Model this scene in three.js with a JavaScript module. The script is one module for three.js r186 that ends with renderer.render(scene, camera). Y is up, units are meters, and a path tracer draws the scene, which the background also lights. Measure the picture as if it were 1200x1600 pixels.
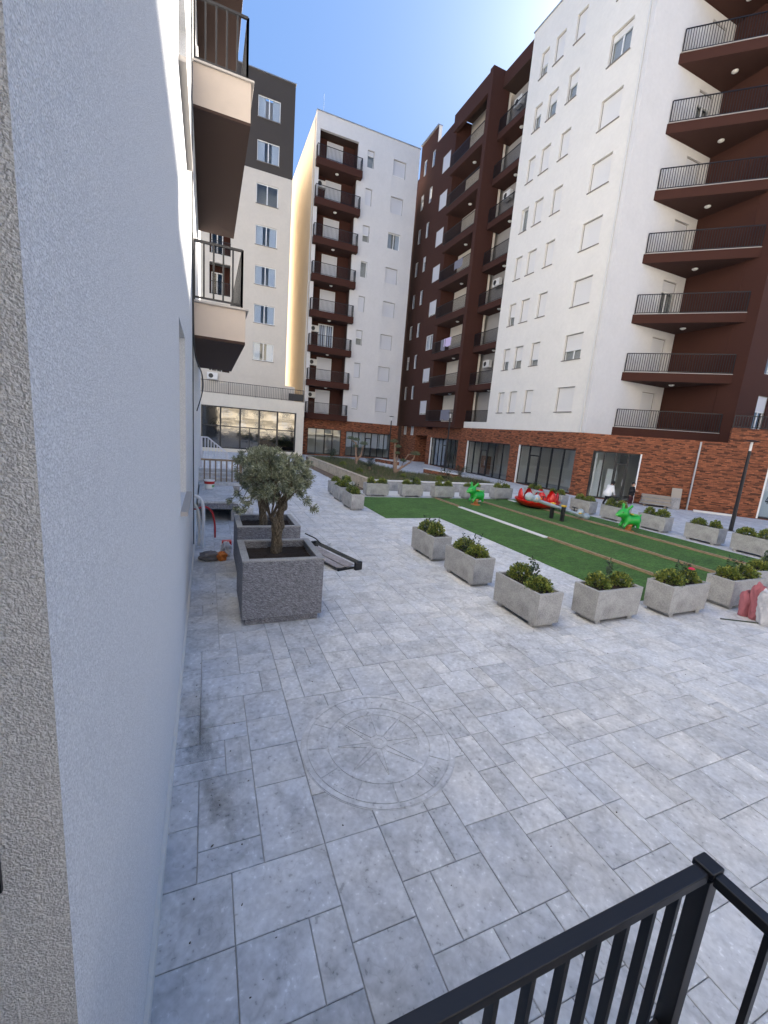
import * as THREE from 'three';
import { mergeGeometries, toCreasedNormals } from 'three/addons/utils/BufferGeometryUtils.js';
import { RoundedBoxGeometry } from 'three/addons/geometries/RoundedBoxGeometry.js';
import { TextGeometry } from 'three/addons/geometries/TextGeometry.js';
import { FontLoader } from 'three/addons/loaders/FontLoader.js';
import { MarchingCubes } from 'three/addons/objects/MarchingCubes.js';

// ---------------------------------------------------------------- camera, sky, sun, exposure
const scene = new THREE.Scene();
const camera = new THREE.PerspectiveCamera(2 * Math.atan(800 / 651.5) * 180 / Math.PI, 768 / 1024, 0.05, 3000);
camera.position.set(0, 2.75, 0);
camera.rotation.set(-10.78 * Math.PI / 180, -23.45 * Math.PI / 180, 4.754 * Math.PI / 180, 'YXZ');
scene.add(camera);
const renderer = new THREE.WebGLRenderer({ antialias: true });
renderer.setSize(768, 1024);
renderer.toneMapping = THREE.LinearToneMapping;
const EXPOSURE = 5.5;
renderer.toneMappingExposure = EXPOSURE;
renderer.shadowMap.enabled = true;
const SUN_AZ = 42 * Math.PI / 180, SUN_EL = 39 * Math.PI / 180;
const sunDir = new THREE.Vector3(Math.sin(SUN_AZ) * Math.cos(SUN_EL), Math.sin(SUN_EL), -Math.cos(SUN_AZ) * Math.cos(SUN_EL));
{ // clear winter sky: deep blue overhead, pale at the horizon, white round the sun
  const W = 512, H = 256, d = new Float32Array(W * H * 4), v = new THREE.Vector3();
  for (let j = 0; j < H; j++) for (let i = 0; i < W; i++) {
    const th = (j + .5) / H * Math.PI - Math.PI / 2, ph = ((i + .5) / W - .5) * 2 * Math.PI;
    v.set(Math.cos(th) * Math.cos(ph), Math.sin(th), Math.cos(th) * Math.sin(ph));
    const e = Math.max(0, v.y), k = Math.pow(1 - e, 2.6), a = Math.acos(Math.min(1, v.dot(sunDir)));
    const g = 1.1 * Math.exp(-a / .11) + .27 * Math.exp(-a / .42);
    const o = (j * W + i) * 4;
    d[o] = (.175 + .19 * k + g * .98) * .176; d[o + 1] = (.39 + .26 * k + g * .97) * .176; d[o + 2] = (.90 + .17 * k + g * .9) * .176; d[o + 3] = 1;
    if (v.y < 0) { d[o] *= .35; d[o + 1] *= .34; d[o + 2] *= .33; }
  }
  const t = new THREE.DataTexture(d, W, H, THREE.RGBAFormat, THREE.FloatType);
  t.mapping = THREE.EquirectangularReflectionMapping; t.magFilter = t.minFilter = THREE.LinearFilter; t.needsUpdate = true;
  scene.background = t; scene.environment = t;
}
const sun = new THREE.DirectionalLight(new THREE.Color().setRGB(1, .92, .81), 5);
sun.position.copy(sunDir).multiplyScalar(90).add(new THREE.Vector3(8, 0, -18));
sun.target.position.set(8, 0, -18);
sun.castShadow = true; sun.shadow.mapSize.set(4096, 4096);
Object.assign(sun.shadow.camera, { left: -50, right: 50, top: 50, bottom: -50, near: 1, far: 220 });
scene.add(sun, sun.target);

// ---------------------------------------------------------------- helpers
let seed = 20240611;
const rnd = () => { seed = (seed + 0x6d2b79f5) | 0; let t = Math.imul(seed ^ (seed >>> 15), 1 | seed); t = (t + Math.imul(t ^ (t >>> 7), 61 | t)) ^ t; return ((t ^ (t >>> 14)) >>> 0) / 4294967296; };
const rr = (a, b) => a + (b - a) * rnd();
const V3 = (x, y, z) => new THREE.Vector3(x, y, z);
const used = {};
const numbered = n => { const k = used[n] = (used[n] ?? -1) + 1; return k ? n + '_' + String(k).padStart(3, '0') : n; };
const RGB = (r, g, b) => new THREE.Color().setRGB(r, g, b);
function metric(g, s = 1) { // uv in metres from the dominant axis of each face
  if (g.index) g = g.toNonIndexed();
  const p = g.attributes.position, n = g.attributes.normal, uv = new Float32Array(p.count * 2);
  for (let i = 0; i < p.count; i++) {
    const ax = Math.abs(n.getX(i)), ay = Math.abs(n.getY(i)), az = Math.abs(n.getZ(i));
    let u, v;
    if (ay > ax && ay > az) { u = p.getX(i); v = p.getZ(i); } else if (ax > az) { u = p.getZ(i); v = p.getY(i); } else { u = p.getX(i); v = p.getY(i); }
    uv[i * 2] = u * s; uv[i * 2 + 1] = v * s;
  }
  g.setAttribute('uv', new THREE.BufferAttribute(uv, 2));
  return g;
}
const clean = g => { g = g.index ? g.toNonIndexed() : g; for (const k of Object.keys(g.attributes)) if (!['position', 'normal', 'uv'].includes(k)) g.deleteAttribute(k); g.clearGroups(); if (!g.attributes.uv) metric(g); return g; };
const merge = l => l.length === 1 ? clean(l[0]) : mergeGeometries(l.map(clean));
const bx = (w, h, d, x = 0, y = 0, z = 0) => { const g = new THREE.BoxGeometry(w, h, d); g.translate(x, y, z); return metric(g); };
const rb = (w, h, d, r, x = 0, y = 0, z = 0) => { const g = new RoundedBoxGeometry(w, h, d, 1, r); g.translate(x, y, z); return metric(g); };
const cyl = (r0, r1, h, x = 0, y = 0, z = 0, n = 14) => { const g = new THREE.CylinderGeometry(r0, r1, h, n); g.translate(x, y, z); return clean(g); };
const tube = (pts, r, n = 8, seg = 0) => clean(new THREE.TubeGeometry(new THREE.CatmullRomCurve3(pts.map(p => V3(...p))), seg || pts.length * 5, r, n));
const bar = (a, b, r, r2 = r, n = 8) => { // straight tapered rod
  const A = V3(...a), D = V3(...b).sub(A), L = D.length(), g = new THREE.CylinderGeometry(r2, r, L, n);
  g.translate(0, L / 2, 0); g.applyQuaternion(new THREE.Quaternion().setFromUnitVectors(V3(0, 1, 0), D.normalize())); g.translate(A.x, A.y, A.z); return clean(g);
};
const beam = (a, b, w, h) => { // straight square bar, h vertical
  const A = V3(...a), D = V3(...b).sub(A), L = D.length(), g = new THREE.BoxGeometry(w, h, L), m = new THREE.Matrix4();
  m.lookAt(V3(0, 0, 0), D.clone().negate(), V3(0, 1, 0)); g.translate(0, 0, L / 2); g.applyMatrix4(m); g.translate(A.x, A.y, A.z); return metric(g);
};
const lathe = (pts, n = 24) => clean(new THREE.LatheGeometry(pts.map(p => new THREE.Vector2(...p)), n));
function add(name, geo, mat, parent = scene, pos) {
  const m = new THREE.Mesh(Array.isArray(geo) ? merge(geo) : geo, mat);
  m.name = parent === scene ? numbered(name) : name; m.castShadow = m.receiveShadow = true;
  if (pos) m.position.set(...pos);
  parent.add(m); return m;
}
function thing(name, label, category, pos = [0, 0, 0], turn = 0, group) {
  const o = new THREE.Group(); o.name = numbered(name); o.position.set(...pos); o.rotation.y = turn;
  o.userData = { label, category }; if (group) o.userData.group = group;
  scene.add(o); o.updateMatrixWorld(true); return o;
}
const tag = (o, label, category, group) => { Object.assign(o.userData, { label, category }); if (group) o.userData.group = group; return o; };
function struct(name, geo, mat, pos) { const m = add(name, geo, mat, scene, pos); m.userData.kind = 'structure'; return m; }
function dup(src, pos, turn, label, group) {
  const r = src.clone(); r.name = numbered(src.name.replace(/_\d{3}$/, '')); r.userData = { ...src.userData, label: label ?? src.userData.label }; if (group) r.userData.group = group;
  r.position.set(...pos); r.rotation.y = turn; scene.add(r); return r;
}
const frame = (x, y, z, turn) => new THREE.Matrix4().makeRotationY(turn).setPosition(x, y, z);   // local x along the facade, z outward
function put(o, F, u = 0, y = 0, w = 0) {
  const m = F.clone().multiply(new THREE.Matrix4().makeTranslation(u, y, w));
  if (o.parent && o.parent !== scene) { o.parent.updateWorldMatrix(true, false); m.premultiply(o.parent.matrixWorld.clone().invert()); }
  m.decompose(o.position, o.quaternion, o.scale); o.updateMatrixWorld(true); return o;
}
function part(name, parent) { const g = new THREE.Group(); g.name = name; parent.add(g); return g; }

// ---------------------------------------------------------------- textures
function noiseGrid(n, s) { let q = s | 0; const f = new Float32Array(n * n); for (let i = 0; i < n * n; i++) { q = (q + 0x6d2b79f5) | 0; let t = Math.imul(q ^ (q >>> 15), 1 | q); t = (t + Math.imul(t ^ (t >>> 7), 61 | t)) ^ t; f[i] = ((t ^ (t >>> 14)) >>> 0) / 4294967296; } return f; }
function tileNoise(cells, s) { // periodic value noise on [0,1)²
  const f = noiseGrid(cells, s);
  return (u, v) => {
    const x = u * cells, y = v * cells, i = Math.floor(x), j = Math.floor(y), a = x - i, b = y - j, sx = a * a * (3 - 2 * a), sy = b * b * (3 - 2 * b);
    const w = k => ((k % cells) + cells) % cells, i0 = w(i), i1 = w(i + 1), j0 = w(j) * cells, j1 = w(j + 1) * cells;
    return (f[j0 + i0] * (1 - sx) + f[j0 + i1] * sx) * (1 - sy) + (f[j1 + i0] * (1 - sx) + f[j1 + i1] * sx) * sy;
  };
}
function fbm(cells, oct, s) { const l = []; for (let o = 0; o < oct; o++) l.push(tileNoise(cells << o, s + o * 97)); return (u, v) => { let r = 0, a = .5, t = 0; for (const n of l) { r += a * n(u, v); t += a; a *= .55; } return r / t; }; }
function tex(n, metres, fn, srgb) { // fn(u,v) -> [r,g,b] linear-ish 0..1 display values, or one number
  const d = new Uint8Array(n * n * 4);
  for (let j = 0; j < n; j++) for (let i = 0; i < n; i++) {
    const c = fn((i + .5) / n, (j + .5) / n), o = (j * n + i) * 4;
    if (typeof c === 'number') d[o] = d[o + 1] = d[o + 2] = Math.max(0, Math.min(255, c * 255)); else for (let k = 0; k < 3; k++) d[o + k] = Math.max(0, Math.min(255, c[k] * 255));
    d[o + 3] = 255;
  }
  const t = new THREE.DataTexture(d, n, n, THREE.RGBAFormat);
  t.wrapS = t.wrapT = THREE.RepeatWrapping; t.magFilter = THREE.LinearFilter; t.minFilter = THREE.LinearMipmapLinearFilter; t.generateMipmaps = true;
  t.repeat.set(1 / metres, 1 / metres); if (srgb) t.colorSpace = THREE.SRGBColorSpace; t.needsUpdate = true; return t;
}
const S = (c, r = .85, o = {}) => new THREE.MeshStandardMaterial({ color: c, roughness: r, ...o });
// render coat: trowelled grain
const fA = fbm(6, 4, 11), fB = fbm(90, 3, 31), fC = fbm(200, 2, 57), fD = fbm(40, 3, 77);
const grainTex = tex(1024, .62, (u, v) => { const a = fB(u, v), b = fC(u, v), q = Math.min(1, Math.abs(a - .5) * 5); return .25 + q * .45 + (b - .5) * .8; });
const speckTex = tex(1024, .62, (u, v) => { const q = Math.min(1, Math.abs(fB(u, v) - .5) * 5), k = .88 + .10 * q + .16 * (fC(u, v) - .5); return [k, k, k]; }, true);
const smallGrain = tex(512, .9, (u, v) => fC(u, v));
const patchTex = tex(512, 5.3, (u, v) => { const k = .965 + .035 * (fA(u, v) - .5) + .03 * (fD(u, v) - .5); return [k, k, k * .995]; }, true);
const coat = (c, bump = .0035, o = {}) => S(c, .92, { map: patchTex, bumpMap: grainTex, bumpScale: bump, ...o });
const M = {};
M.white = coat(RGB(.82, .785, .725)); M.cool = coat(RGB(.71, .695, .69)); M.beige = coat(RGB(.66, .60, .52)); M.nearWall = S(RGB(.86, .855, .845), .94, { map: speckTex, bumpMap: grainTex, bumpScale: .0032 }); M.endWall = M.nearWall;
M.cream = coat(RGB(.74, .68, .58)); M.brown = coat(RGB(.056, .018, .011), .002, { roughness: 1 }); M.darkGrey = coat(RGB(.062, .052, .046), .002); M.soffit = coat(RGB(.05, .026, .019), .002);
M.tan = coat(RGB(.82, .72, .58)); M.balconyFront = coat(RGB(.58, .49, .42)); M.core = S(RGB(.36, .34, .32), .95);
M.metal = S(RGB(.018, .018, .021), .42, { metalness: .3 }); M.black = S(RGB(.012, .012, .014), .5); M.dark = S(RGB(.03, .03, .032), .6);
M.frameWhite = S(RGB(.78, .78, .77), .4); M.frameDark = S(RGB(.015, .015, .017), .4);
M.sill = S(RGB(.22, .2, .18), .7, { bumpMap: smallGrain, bumpScale: .001 }); M.stone = S(RGB(.42, .39, .36), .75, { bumpMap: smallGrain, bumpScale: .001 });
const slatTex = tex(64, .22, (u, v) => { const t = (v * 4) % 1; return t < .14 ? 0 : .6 + .4 * Math.sin(t * 3.1); });
M.shutter = S(RGB(.60, .605, .63), .55, { bumpMap: slatTex, bumpScale: .006 });
M.shutterWarm = S(RGB(.72, .70, .665), .55, { bumpMap: slatTex, bumpScale: .006 });
M.mirrorGlass = S(RGB(.20, .195, .185), .04, { metalness: 1, bumpMap: tex(256, 1.6, (u, v) => fA(u, v)), bumpScale: .0022 });
M.glass = new THREE.MeshPhysicalMaterial({ color: RGB(.93, .96, .97), roughness: .02, transmission: 1, thickness: 0, ior: 1.5 });
M.curtain = S(RGB(.50, .51, .56), .95); M.lampGlass = S(RGB(.82, .8, .74), .35); M.pvc = S(RGB(.6, .6, .58), .5); M.acWhite = S(RGB(.70, .69, .66), .5); M.fan = S(RGB(.03, .03, .03), .5);
// brick slips, 24 x 5.2 cm with dark ones scattered
const brickN = noiseGrid(128, 5), brickM = noiseGrid(128, 19), fE = fbm(60, 3, 91);
const brickAt = (u, v) => { const R = 76, C = 17, row = Math.floor(v * R), off = (row % 2) * .5 + (row % 3) * .21, cx = u * C + off, col = Math.floor(cx) % C; return [row, ((col % C) + C) % C, cx - Math.floor(cx), v * R - row]; };
M.brick = S(RGB(1, 1, 1), .9, {
  map: tex(1024, 4, (u, v) => { const [r, c, a, b] = brickAt(u, v); if (b < .13 || a < .025) return [.36, .25, .19]; const t = brickN[r * 128 + c], d = brickM[r * 128 + c], n = .85 + .3 * fE(u, v), k = t < .18 ? .6 : t < .38 ? .8 : 1.02; return [(.56 + .14 * (d - .5)) * k * n, (.335 + .1 * (d - .5)) * k * n, (.225 + .08 * (d - .5)) * k * n]; }, true),
  bumpMap: tex(1024, 4, (u, v) => { const [r, c, a, b] = brickAt(u, v); return b < .13 || a < .025 ? 0 : .55 + .35 * brickN[r * 128 + c] + .2 * (fE(u, v) - .5); }), bumpScale: .014 });
// stamped paving: slate relief, grey with warm and cool clouds
const pA = fbm(5, 6, 201), pB = fbm(11, 5, 301), pC = fbm(70, 3, 401), pD = fbm(16, 4, 501);
const veins = (u, v) => { const w = pA(u, v), x = Math.abs(pB(u + .11 * w, v + .07 * w) - .5) * 2; return Math.pow(1 - Math.min(1, x * 1.6), 5); };
const pE = fbm(150, 3, 611), pF = fbm(26, 4, 711);
const pavMap = tex(2048, 4.3, (u, v) => { const a = pA(u, v) - .5, b = pB(v, u) - .5, c = pC(u, v) - .5, d = veins(u, v), e = pE(u, v), f = Math.abs(pF(u + .05 * a, v - .04 * b) - .5), k = .86 + .07 * a + .09 * b + .07 * c + .15 * (e - .5) - .09 * d - (f < .008 ? .035 : 0) - (e < .2 ? .1 : 0) + (e > .8 ? .06 : 0); return [k * (1 + .05 * b), k * (1 + .012 * b), k * (1.01 - .05 * b)]; }, true);
const pavBump = tex(1024, 2.9, (u, v) => .5 + .55 * (pD(u, v) - .5) + .3 * (pC(u, v) - .5) - .18 * veins(u, v));
const pav = k => S(RGB(.815 * k, .825 * k, .82 * k), .72, { map: pavMap, bumpMap: pavBump, bumpScale: .009 });
M.slab = [pav(1), pav(.965), pav(1.03), pav(.93)]; M.joint = S(RGB(.40, .39, .375), .95);
M.concrete = S(RGB(.47, .465, .455), .9, { map: pavMap, bumpMap: smallGrain, bumpScale: .004 });
M.trough = S(RGB(.56, .56, .575), .9, { map: tex(512, 1.3, (u, v) => { const k = .80 + .16 * (fB(u, v) - .5) + .2 * (fC(u, v) - .5) + .26 * (fA(v, u) - .5); return [k, k, k * .985]; }, true), bumpMap: smallGrain, bumpScale: .004 });
M.granite = S(RGB(.37, .375, .40), .8, { map: tex(512, 1.1, (u, v) => { const k = .72 + 1.05 * (fbmDiag(u, v) - .5) + .25 * (fC(u, v) - .5); return [k, k, k * 1.02]; }, true), bumpMap: smallGrain, bumpScale: .003 });
function fbmDiag(u, v) { return .6 * fB(u * 1 + v * 2, v * 1) + .4 * fC(u + v, v); }
M.soil = S(RGB(.035, .024, .018), 1, { bumpMap: smallGrain, bumpScale: .02 }); M.earth = S(RGB(.3, .215, .15), 1, { map: pavMap, bumpMap: smallGrain, bumpScale: .03 });
M.turf = [0, 1].map(i => S(i ? RGB(.092, .215, .045) : RGB(.10, .23, .049), .95, { map: tex(1024, 3.1, (u, v) => { const k = .80 + .34 * (fB(u * .25, v) - .5) + .42 * (pE(u, v) - .5) + .3 * (fC(u, v) - .5) + .2 * (fA(u, v) - .5); return [k * .98, k, k * .93]; }, true), bumpMap: smallGrain, bumpScale: .012 })); M.wood = S(RGB(.5, .4, .29), .85, { map: tex(256, .8, (u, v) => { const k = .78 + .5 * (fB(u * .08, v) - .5) + .2 * (fC(u, v) - .5); return [k, k * .96, k * .9]; }, true) });
M.woodDark = S(RGB(.22, .17, .13), .85); M.paleStone = S(RGB(.66, .65, .62), .8, { bumpMap: smallGrain, bumpScale: .002 });
M.bark = S(RGB(.52, .44, .35), .95, { map: tex(512, .5, (u, v) => { const k = .62 + .9 * (fB(u, v * .2) - .5) + .4 * (fC(u, v) - .5); return [k, k * .97, k * .9]; }, true), bumpMap: grainTex, bumpScale: .02 });
M.leaf = new THREE.MeshStandardMaterial({ color: 0xffffff, vertexColors: true, roughness: .55, side: THREE.DoubleSide });
M.red = S(RGB(.55, .012, .01), .3); M.green = S(RGB(.02, .36, .05), .32); M.greenLight = S(RGB(.12, .5, .12), .35); M.orange = S(RGB(.55, .17, .03), .5); M.yellow = S(RGB(.68, .42, .04), .45);
M.greyBlue = S(RGB(.36, .43, .47), .35); M.hose = S(RGB(.42, .02, .02), .5); M.zinc = S(RGB(.42, .43, .45), .4, { metalness: .6 }); M.whitePlastic = S(RGB(.72, .73, .74), .5); M.paintRail = S(RGB(.62, .62, .66), .55);
M.sackPink = S(RGB(.50, .17, .20), .85, { bumpMap: grainTex, bumpScale: .006 }); M.sackWhite = S(RGB(.68, .69, .74), .85, { bumpMap: grainTex, bumpScale: .006 }); M.lilac = S(RGB(.62, .52, .74), .95); M.greyCloth = S(RGB(.2, .2, .24), .95); M.skin = S(RGB(.45, .27, .19), .6); M.room = S(RGB(.62, .60, .57), .95); M.board = S(RGB(.36, .32, .27), .85); M.brownWood = S(RGB(.2, .1, .06), .7);

// ---------------------------------------------------------------- ground and paving
struct('ground', (() => { const g = new THREE.PlaneGeometry(900, 900); g.rotateX(-Math.PI / 2); return metric(g); })(), M.joint, [0, -.016, 0]);
const TURF = [[5.4, -16.35], [5.4, -12.25], [7.4, -12.25], [7.4, -4.95], [14.85, -4.95], [14.85, -16.35]];
const BED = [[7.2, -33], [7.2, -18.62], [15.2, -18.62], [15.2, -21.6], [11.4, -23.2], [10.6, -33]];
const inside = (x, z, P) => { let c = false; for (let i = 0, j = P.length - 1; i < P.length; j = i++) { const [a, b] = P[i], [d, e] = P[j]; if ((b > z) !== (e > z) && x < (d - a) * (z - b) / (e - b) + a) c = !c; } return c; };
const slabGeo = (x0, z0, x1, z1, top) => { // chamfered slab, uv in world metres
  const c = .004, y0 = -.016, y1 = top - .003, p = [], n = [], uv = [], ou = Math.abs(Math.sin(x0 * 57.3 + z0 * 91.7)) * 4.3, ov = Math.abs(Math.sin(x0 * 33.1 - z0 * 71.9)) * 4.3;
  const quad = (a, b, d, e, N) => { for (const q of [a, b, d, a, d, e]) { p.push(...q); n.push(...N); uv.push(q[0] + q[1] + ou, q[2] + ov); } };
  const T = [[x0 + c, top, z1 - c], [x1 - c, top, z1 - c], [x1 - c, top, z0 + c], [x0 + c, top, z0 + c]], E = [[x0, y1, z1], [x1, y1, z1], [x1, y1, z0], [x0, y1, z0]], B = E.map(q => [q[0], y0, q[2]]);
  quad(...T, [0, 1, 0]);
  const N = [[0, 0, 1], [1, 0, 0], [0, 0, -1], [-1, 0, 0]];
  for (let i = 0; i < 4; i++) { const j = (i + 1) % 4, m = N[i]; quad(E[i], E[j], T[j], T[i], [m[0] * .6, .8, m[2] * .6]); quad(B[i], B[j], E[j], E[i], m); }
  const g = new THREE.BufferGeometry();
  g.setAttribute('position', new THREE.Float32BufferAttribute(p, 3)); g.setAttribute('normal', new THREE.Float32BufferAttribute(n, 3)); g.setAttribute('uv', new THREE.Float32BufferAttribute(uv, 2)); return g;
};
const ROSE = [1.43, -2.99];
{
  const U = .1975, X0 = -.25, Z0 = 2.9, NX = Math.ceil(26 / U), NZ = Math.ceil(44 / U), grid = new Uint8Array(NX * NZ), list = [];
  const sizes = [[2, 2], [3, 2], [2, 3], [2, 2], [2, 1], [1, 2], [2, 2], [2, 1], [1, 2], [1, 1]];
  const free = (i, j, w, h) => { if (i + w > NX || j + h > NZ) return false; for (let b = 0; b < h; b++) for (let a = 0; a < w; a++) if (grid[(j + b) * NX + i + a]) return false; return true; };
  for (let j = 0; j < NZ; j++) for (let i = 0; i < NX; i++) {
    if (grid[j * NX + i]) continue;
    const start = rnd() < .72 ? Math.floor(rnd() * 4) : 4 + Math.floor(rnd() * 2); let w = 1, h = 1;
    for (let k = 0; k < sizes.length; k++) { const s = sizes[(start + k) % sizes.length]; if (free(i, j, s[0], s[1])) { [w, h] = s; break; } }
    for (let b = 0; b < h; b++) for (let a = 0; a < w; a++) grid[(j + b) * NX + i + a] = 1;
    const x0 = X0 + i * U, x1 = x0 + w * U, z1 = Z0 - j * U, z0 = z1 - h * U, cx = (x0 + x1) / 2, cz = (z0 + z1) / 2;
    if (inside(cx, cz, TURF) && inside(x0, z0, TURF) && inside(x1, z1, TURF) && inside(x0, z1, TURF) && inside(x1, z0, TURF)) continue;
    if (cx > 6.3 && cx < 15.2 && cz < -18.5 && (inside(cx, cz, BED) || cx < 7.3)) continue;
    list.push({ x0: x0 + .0026, x1: x1 - .0026, z0: z0 + .0026, z1: z1 - .0026, cx, cz, top: rr(-.0012, .0012), m: Math.floor(rnd() * 4), d: Math.hypot(cx, cz) });
  }
  camera.updateMatrixWorld(true); camera.aspect = .75; camera.updateProjectionMatrix();
  for (const s of list) { const v = V3(s.cx, 0, s.cz).project(camera); s.view = v.z < 1 && Math.abs(v.x) < 1.03 && Math.abs(v.y) < 1.03 && s.cz < .5; }
  const near = list.filter(s => s.view).sort((a, b) => a.d - b.d).slice(0, 300), set = new Set(near);
  const root = new THREE.Group(); root.name = 'plaza_paving'; root.userData.kind = 'structure'; scene.add(root);
  for (const s of near) add('paving_slab', slabGeo(s.x0, s.z0, s.x1, s.z1, s.top), M.slab[s.m], root);
  for (let m = 0; m < 4; m++) { const o = add('far_paving_slabs', list.filter(s => !set.has(s) && s.m === m).map(s => slabGeo(s.x0, s.z0, s.x1, s.z1, s.top)), M.slab[m], root); o.userData.kind = 'stuff'; }
}
{ // brown damp stains and grit on the paving
  const root = scene.getObjectByName('plaza_paving'), am = (s, cut) => { const f = fbm(5, 6, s); return tex(256, 1, (u, v) => { const r = Math.hypot(u - .5, v - .5) * 2; return Math.max(0, Math.min(1, (f(u, v) - cut - r * .28) * 4)) * .26; }); };
  for (const [x, z, w, d, s, c] of [[.0, -3.4, .55, 2.2, 3, [.07, .055, .02]], [-.05, -3.7, .4, 1.2, 45, [.06, .05, .01]], [3.9, -4.2, .35, .8, 27, [.2, .18, .15]]]) {
    const g = new THREE.PlaneGeometry(w, d); g.rotateX(-Math.PI / 2); g.translate(x, .0022, z);
    add('damp_stain', g, S(RGB(...c), .9, { alphaMap: am(s * 13, .33), transparent: true }), root);
  }
  const o = new THREE.InstancedMesh(new THREE.IcosahedronGeometry(1, 0), S(RGB(.1, .085, .07), .9), 170), m = new THREE.Matrix4(), q = new THREE.Quaternion();
  for (let i = 0; i < 170; i++) { const k = rr(.002, .0065), near = i % 3 === 0; q.setFromEuler(new THREE.Euler(rr(0, 6), rr(0, 6), 0)); m.compose(V3(near ? rr(-.2, .35) : rr(.3, 8), .003, near ? rr(-9, -1.4) : rr(-10, -1.2)), q, V3(k * rr(1, 2.2), k * .6, k)); o.setMatrixAt(i, m); }
  o.name = 'grit'; o.userData.kind = 'stuff'; o.castShadow = o.receiveShadow = true; scene.add(o); tag(o, 'small dark grit scattered over the plaza paving', 'grit');
}
{ // stamped compass rose: raised fields with grooves between them
  const o = thing('compass_rose', 'round compass rose with eight-pointed star stamped into the grey paving', 'compass rose', [ROSE[0], 0, ROSE[1]]);
  const flat = (shape, h, y) => { const g = new THREE.ExtrudeGeometry(shape, { depth: h, bevelEnabled: true, bevelThickness: .0012, bevelSize: .0015, bevelSegments: 1, curveSegments: 20 }); g.rotateX(-Math.PI / 2); g.translate(0, y, 0); return metric(g); };
  const sect = (r0, r1, a0, a1) => { const s = new THREE.Shape(); s.absarc(0, 0, r1, a0, a1, false); s.absarc(0, 0, r0, a1, a0, true); return s; };
  const m = M.slab[0], Y = .0036, T = .0034, A0 = 217 * Math.PI / 180;
  add('base_disc', (() => { const g = new THREE.CylinderGeometry(.69, .695, .016, 64); g.translate(0, -.0055, 0); return metric(g); })(), pav(.94), o);
  const ring = (r0, r1) => { const s = new THREE.Shape(); s.absarc(0, 0, r1, 0, Math.PI * 2, false); const h = new THREE.Path(); h.absarc(0, 0, r0, 0, Math.PI * 2, true); s.holes.push(h); return s; };
  add('outer_ring', flat(ring(.645, .682), T, Y), m, o);
  for (let k = 0; k < 12; k++) add('sector', flat(sect(.466, .632, A0 - .262 + k * Math.PI / 6 + .011, A0 - .262 + (k + 1) * Math.PI / 6 - .011), T, Y), M.slab[k % 3 ? 0 : 1], o);
  add('inner_ring', flat(ring(.37, .453), T, Y), m, o);
  for (let k = 0; k < 8; k++) for (const s of [-1, 1]) {
    const a = A0 + k * Math.PI / 4, b = a + s * Math.PI / 8, r = k % 2 ? .37 : .44, q = .125, sh = new THREE.Shape();
    const e = .008, ox = -Math.sin(a) * s * e, oy = Math.cos(a) * s * e;
    sh.moveTo(Math.cos(a) * .085 + ox, Math.sin(a) * .085 + oy); sh.lineTo(Math.cos(a) * r + ox * .3, Math.sin(a) * r + oy * .3); sh.lineTo(Math.cos(b) * q, Math.sin(b) * q); sh.lineTo(Math.cos(b) * .082, Math.sin(b) * .082);
    add('star_point', flat(sh, .0034, k % 2 ? .0036 : .0056), M.slab[s > 0 ? 1 : 0], o);
  }
  add('hub', flat(ring(.045, .074), T, .003), m, o);
  const font = await new FontLoader().loadAsync('fonts/droid/droid_serif_bold.typeface.json');
  for (const [ch, a] of [['N', 217], ['W', 307]]) {
    const g = new TextGeometry(ch, { font, size: .1, depth: .0045, curveSegments: 3, bevelEnabled: false }); g.computeBoundingBox(); const b = g.boundingBox;
    g.translate(-(b.max.x + b.min.x) / 2, -(b.max.y + b.min.y) / 2, 0); g.rotateX(-Math.PI / 2);
    const t = a * Math.PI / 180; g.rotateY(t - Math.PI / 2); g.translate(Math.cos(t) * .546, .0066, -Math.sin(t) * .546);
    add('letter', metric(g), m, o);
  }
}
const sheet = (P, y, t = .012) => { const s = new THREE.Shape(P.map(([x, z]) => new THREE.Vector2(x, -z))); const g = new THREE.ExtrudeGeometry(s, { depth: t, bevelEnabled: false }); g.rotateX(-Math.PI / 2); g.translate(0, y, 0); return metric(g); };
{ // artificial turf laid in strips, seams left between them
  const root = new THREE.Group(); root.name = 'artificial_turf'; root.userData.kind = 'structure'; scene.add(root);
  const strip = (x0, x1, z0, z1, i) => { const P = []; const n = 40; for (let k = 0; k <= n; k++) P.push([x0 + .002 + rr(-.0015, .0015), z0 + (z1 - z0) * k / n]); for (let k = n; k >= 0; k--) P.push([x1 - .002 + rr(-.0015, .0015), z0 + (z1 - z0) * k / n]); add('turf_strip', sheet(P, -.008, .02 + i * .0007), M.turf[i % 2], root); };
  strip(5.4, 7.4, -16.35, -12.25, 0); [[7.4, 9.4], [9.4, 11.4], [11.4, 13.4], [13.4, 14.85]].forEach(([a, b], i) => strip(a, b, -16.35, -4.95, i + 1));
}
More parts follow.
